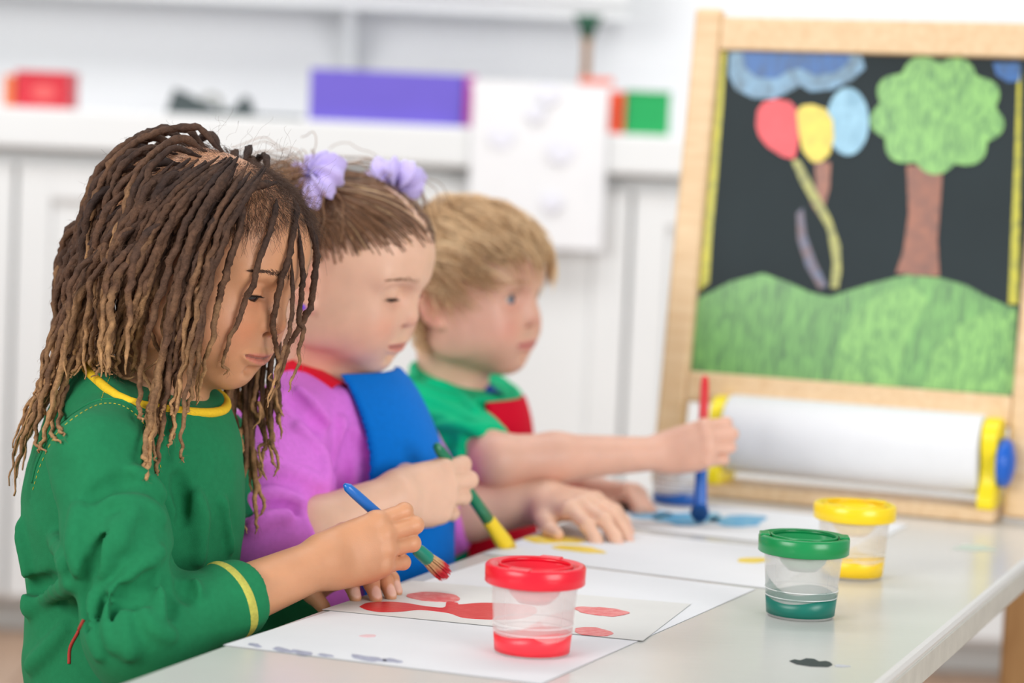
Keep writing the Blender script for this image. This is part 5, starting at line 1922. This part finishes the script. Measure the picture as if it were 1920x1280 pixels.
paint_brush(P(957, 1034, 2.395), P(816, 832, 2.300), 'green brush with a thick yellow ferrule held by the child in the blue apron',
            [('handle', (0, 124, 84), [(0.29, 0.0), (0.29, 0.0062), (0.5, 0.0058), (0.75, 0.0056), (0.94, 0.0052), (0.985, 0.0040), (1.0, 0.0014), (1.0, 0.0)]),
             ('ferrule', (248, 212, 22), [(0.05, 0.0), (0.05, 0.0082), (0.10, 0.0086), (0.22, 0.0074), (0.30, 0.0068), (0.31, 0.0062), (0.31, 0.0)])],
            (0.07, 0.0070, (240, 200, 30), (236, 190, 60), 0.4))

# ------------------------------------------------------------------ the far child: green shirt, red apron, short fair hair
k3 = empty('person', (float(P(838, 1300, 2.73)[0]), float(P(838, 1300, 2.73)[1]), 0.0), 'blond child in a green T-shirt and red apron reaching with a brush', 'person', 'children at the table')
hp3 = dict(o=P(871.3, 542.7, 2.70), M=rot_frame(0.455, 0.00, 0.053), s=0.975)
c3d = dict(B=body_frame(0.37), torso=P(842, 935, 2.73), trad=(0.084, 0.104, 0.150), chest=P(846, 820, 2.73), crad=(0.072, 0.098, 0.080),
           neck=P(858, 718, 2.72), shR=P(800, 778, 2.625), shL=P(915, 778, 2.82), elR=P(930, 862, 2.535), elL=P(935, 935, 2.83),
           wrR=P(1240, 850, 2.60), wrL=P(1112, 920, 2.725), rsh=0.041, rs=(0.040, 0.038, 0.034, 0.03), ra=(0.0265, 0.0255, 0.0175), neckr=0.95)
pv = P(838, 1300, 2.73); pv[2] = 0.375
c3d['pelvis'] = pv
h3 = head_nodes(op_z=0.0, op_h=0.0042, chub=0.5, lips=0.9)
hp3['lip'] = LIPX[-1]
hR, nR, _ = hand(c3d['wrR'], P(1302, 836, 2.585) - c3d['wrR'], np.array([0.12, 0.10, 0.97]), True, 0.86, {'i': (2, 50, 92, 50), 'm': (0, 48, 94, 50), 'r': (-2, 52, 92, 50), 'p': (-4, 56, 90, 46)}, TH_GRIP)
hL, nL, _ = hand(c3d['wrL'], P(1170, 925, 2.70) - c3d['wrL'], np.array([0.3, -0.9, 0.2]), False, 0.92,
                 {'i': (4, 45, 60, 40), 'm': (0, 45, 62, 40), 'r': (-4, 45, 60, 40), 'p': (-8, 45, 58, 36)}, TH_GRIP)
b3 = body_nodes(c3d, hp3, h3, [hR, hL])
SK3 = skin_mat('fair_skin')
sdf_part('body', b3, 0.0023, SK3, k3, lambda V: skin_colour(V, hp3, (226, 178, 156), (214, 122, 120), (228, 140, 124), nR + nL, (236, 190, 176)))
for s in (-1, 1):
    eye_mesh(hp3, s, (0.95, 0.10, -0.06), (110, 130, 152), k3)
    lashes(hp3, s, 0.0, 0.0042, (130, 96, 70), k3, 0.004)
    brow(hp3, s, h3, (196, 150, 104), k3, 120)
s3 = shirt_nodes(c3d, lambda s: (('upper', 0.86), None))
nk3 = c3d['neck']
s3.append(cap(nk3 - np.array([0, 0, 0.05]), nk3 + np.array([0, 0, 0.004]), 0.046, 0.044, 0.018))
s3.append(half(nk3 + np.array([0, 0, 0.006]), unit(np.array([0.28, -0.1, 1.0])), 0.004))
base3 = list(s3)
s3 = s3 + folds(base3, [(1, 0.006, [(810, 720), (850, 735), (890, 770)]), (-1, 0.006, [(800, 745), (850, 762), (880, 790)]), (1, 0.006, [(820, 800), (860, 800), (900, 812)]),
                        (-1, 0.006, [(830, 826), (860, 824), (886, 832)])]) + [disp(ripple(41, 36, 0.0018))]
M_G3 = cloth_mat('emerald_jersey', (4, 188, 130))
top3 = sdf_part('green_shirt', s3, 0.003, M_G3, k3)
tube('collar', neck_ring(base3, nk3 + np.array([0, 0, 0.003]), unit(np.array([0.28, -0.1, 1.0]))), 0.0055, M_G3, top3, 8)
tors3 = [n_ for n_ in base3[:5]] + [base3[-2]] + [disp(ripple(43, 26, 0.0018))]
ap3 = apron('red_apron', tors3, c3d['B'], c3d['torso'], 0.0068, 0.0026, 0.0, [0.100, 0.085, 0.056], P(960, 752, 2.66)[2], 0.46, cloth_mat('red_apron_cotton', (214, 4, 44)), k3)
strap('neck_strap', bvh_of(top3), [(884, 704), (908, 722), (934, 744)], 0.009, cloth_mat('blue_cotton_tape', (30, 80, 180)), ap3, 16)
legs_and_seat(k3, c3d['pelvis'], c3d['B'], (60, 78, 112), 'small wooden stool under the blond child')
# short fair hair, combed forward from the crown and over the ears
M_H3 = mat('fair_hair', (255, 255, 255), 0.45, 0.12, 120.0, spec=0.5, attr=True)
W3 = lambda q: hp3['o'] + hp3['s'] * (np.asarray(q) @ hp3['M'].T)


def hair3_in(p):
    x, y, z = p[:, 0], p[:, 1], p[:, 2]
    line = np.where(x > 0.0, 0.014 + 0.55 * x - 0.10 * np.abs(y), np.where(x > -0.035, -0.010 + (x + 0.035) * 0.7, -0.050))
    return (z > line) & (z > -0.058)


rt3 = scalp_points(hp3, h3, 5200, hair3_in, 0.0, 15)
rg3 = np.random.default_rng(6)
wh = np.array([-0.055, 0.010, 0.085])
d_, g_ = grad(h3, rt3)
v_ = rt3 - wh
clump = np.round(rt3 / 0.016) * 0.016
cl_r = np.stack([np.sin(clump @ np.array([310., 170, 90]) + 1), np.sin(clump @ np.array([120., 290, 210])), np.sin(clump @ np.array([220., 80, 330]))], 1)
swirl = np.cross(g_, v_) * 0.55
dr = v_ / (np.linalg.norm(v_, axis=1, keepdims=True) + 1e-6) + swirl / (np.linalg.norm(v_, axis=1, keepdims=True) + 1e-6) + 0.42 * cl_r + rg3.normal(size=rt3.shape) * 0.10
q = rt3.copy()
path = [q.copy()]
NS = 11
Lh = (0.034 + 0.016 * rg3.uniform(0, 1, len(rt3)))
lay = rg3.uniform(0.3, 1.0, len(rt3)) * (0.85 + 0.35 * cl_r[:, 0])
for j in range(NS - 1):
    d_, g_ = grad(h3, q)
    t_ = dr - g_ * (dr * g_).sum(1, keepdims=True)
    t_ = t_ / (np.linalg.norm(t_, axis=1, keepdims=True) + 1e-6) + np.array([0, 0, -0.22])
    q = q + t_ * (Lh / (NS - 1))[:, None]
    d_, g_ = grad(h3, q)
    want = 0.0015 + 0.0125 * lay * math.sin(math.pi * min(0.95, 0.15 + 0.62 * j / (NS - 2)))
    q = q + g_ * (want - d_)[:, None]
    path.append(q.copy())
path = np.array(path).transpose(1, 0, 2)
lines = [W3(path[i]) for i in range(len(rt3))]
rads = [np.linspace(0.00062, 0.00036, NS)] * len(rt3)
cols = []
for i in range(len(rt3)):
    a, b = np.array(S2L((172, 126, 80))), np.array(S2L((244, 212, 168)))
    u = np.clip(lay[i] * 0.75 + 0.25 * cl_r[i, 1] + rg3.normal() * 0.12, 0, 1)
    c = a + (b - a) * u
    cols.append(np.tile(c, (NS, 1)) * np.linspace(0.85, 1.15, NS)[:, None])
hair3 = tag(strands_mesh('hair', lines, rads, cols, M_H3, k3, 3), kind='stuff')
paint_brush(P(1311, 982, 2.605), P(1322, 704, 2.640), 'tall brush with red handle and blue ferrule held by the blond child',
            [('handle', (222, 26, 40), [(0.60, 0.0), (0.60, 0.0054), (0.75, 0.0052), (0.93, 0.0048), (0.985, 0.0038), (1.0, 0.0012), (1.0, 0.0)]),
             ('ferrule', (10, 96, 190), [(0.10, 0.0), (0.10, 0.0070), (0.14, 0.0074), (0.35, 0.0064), (0.5, 0.0058), (0.62, 0.0056), (0.62, 0.0)])],
            (0.125, 0.0080, (16, 82, 150), (20, 96, 176), 0.3))
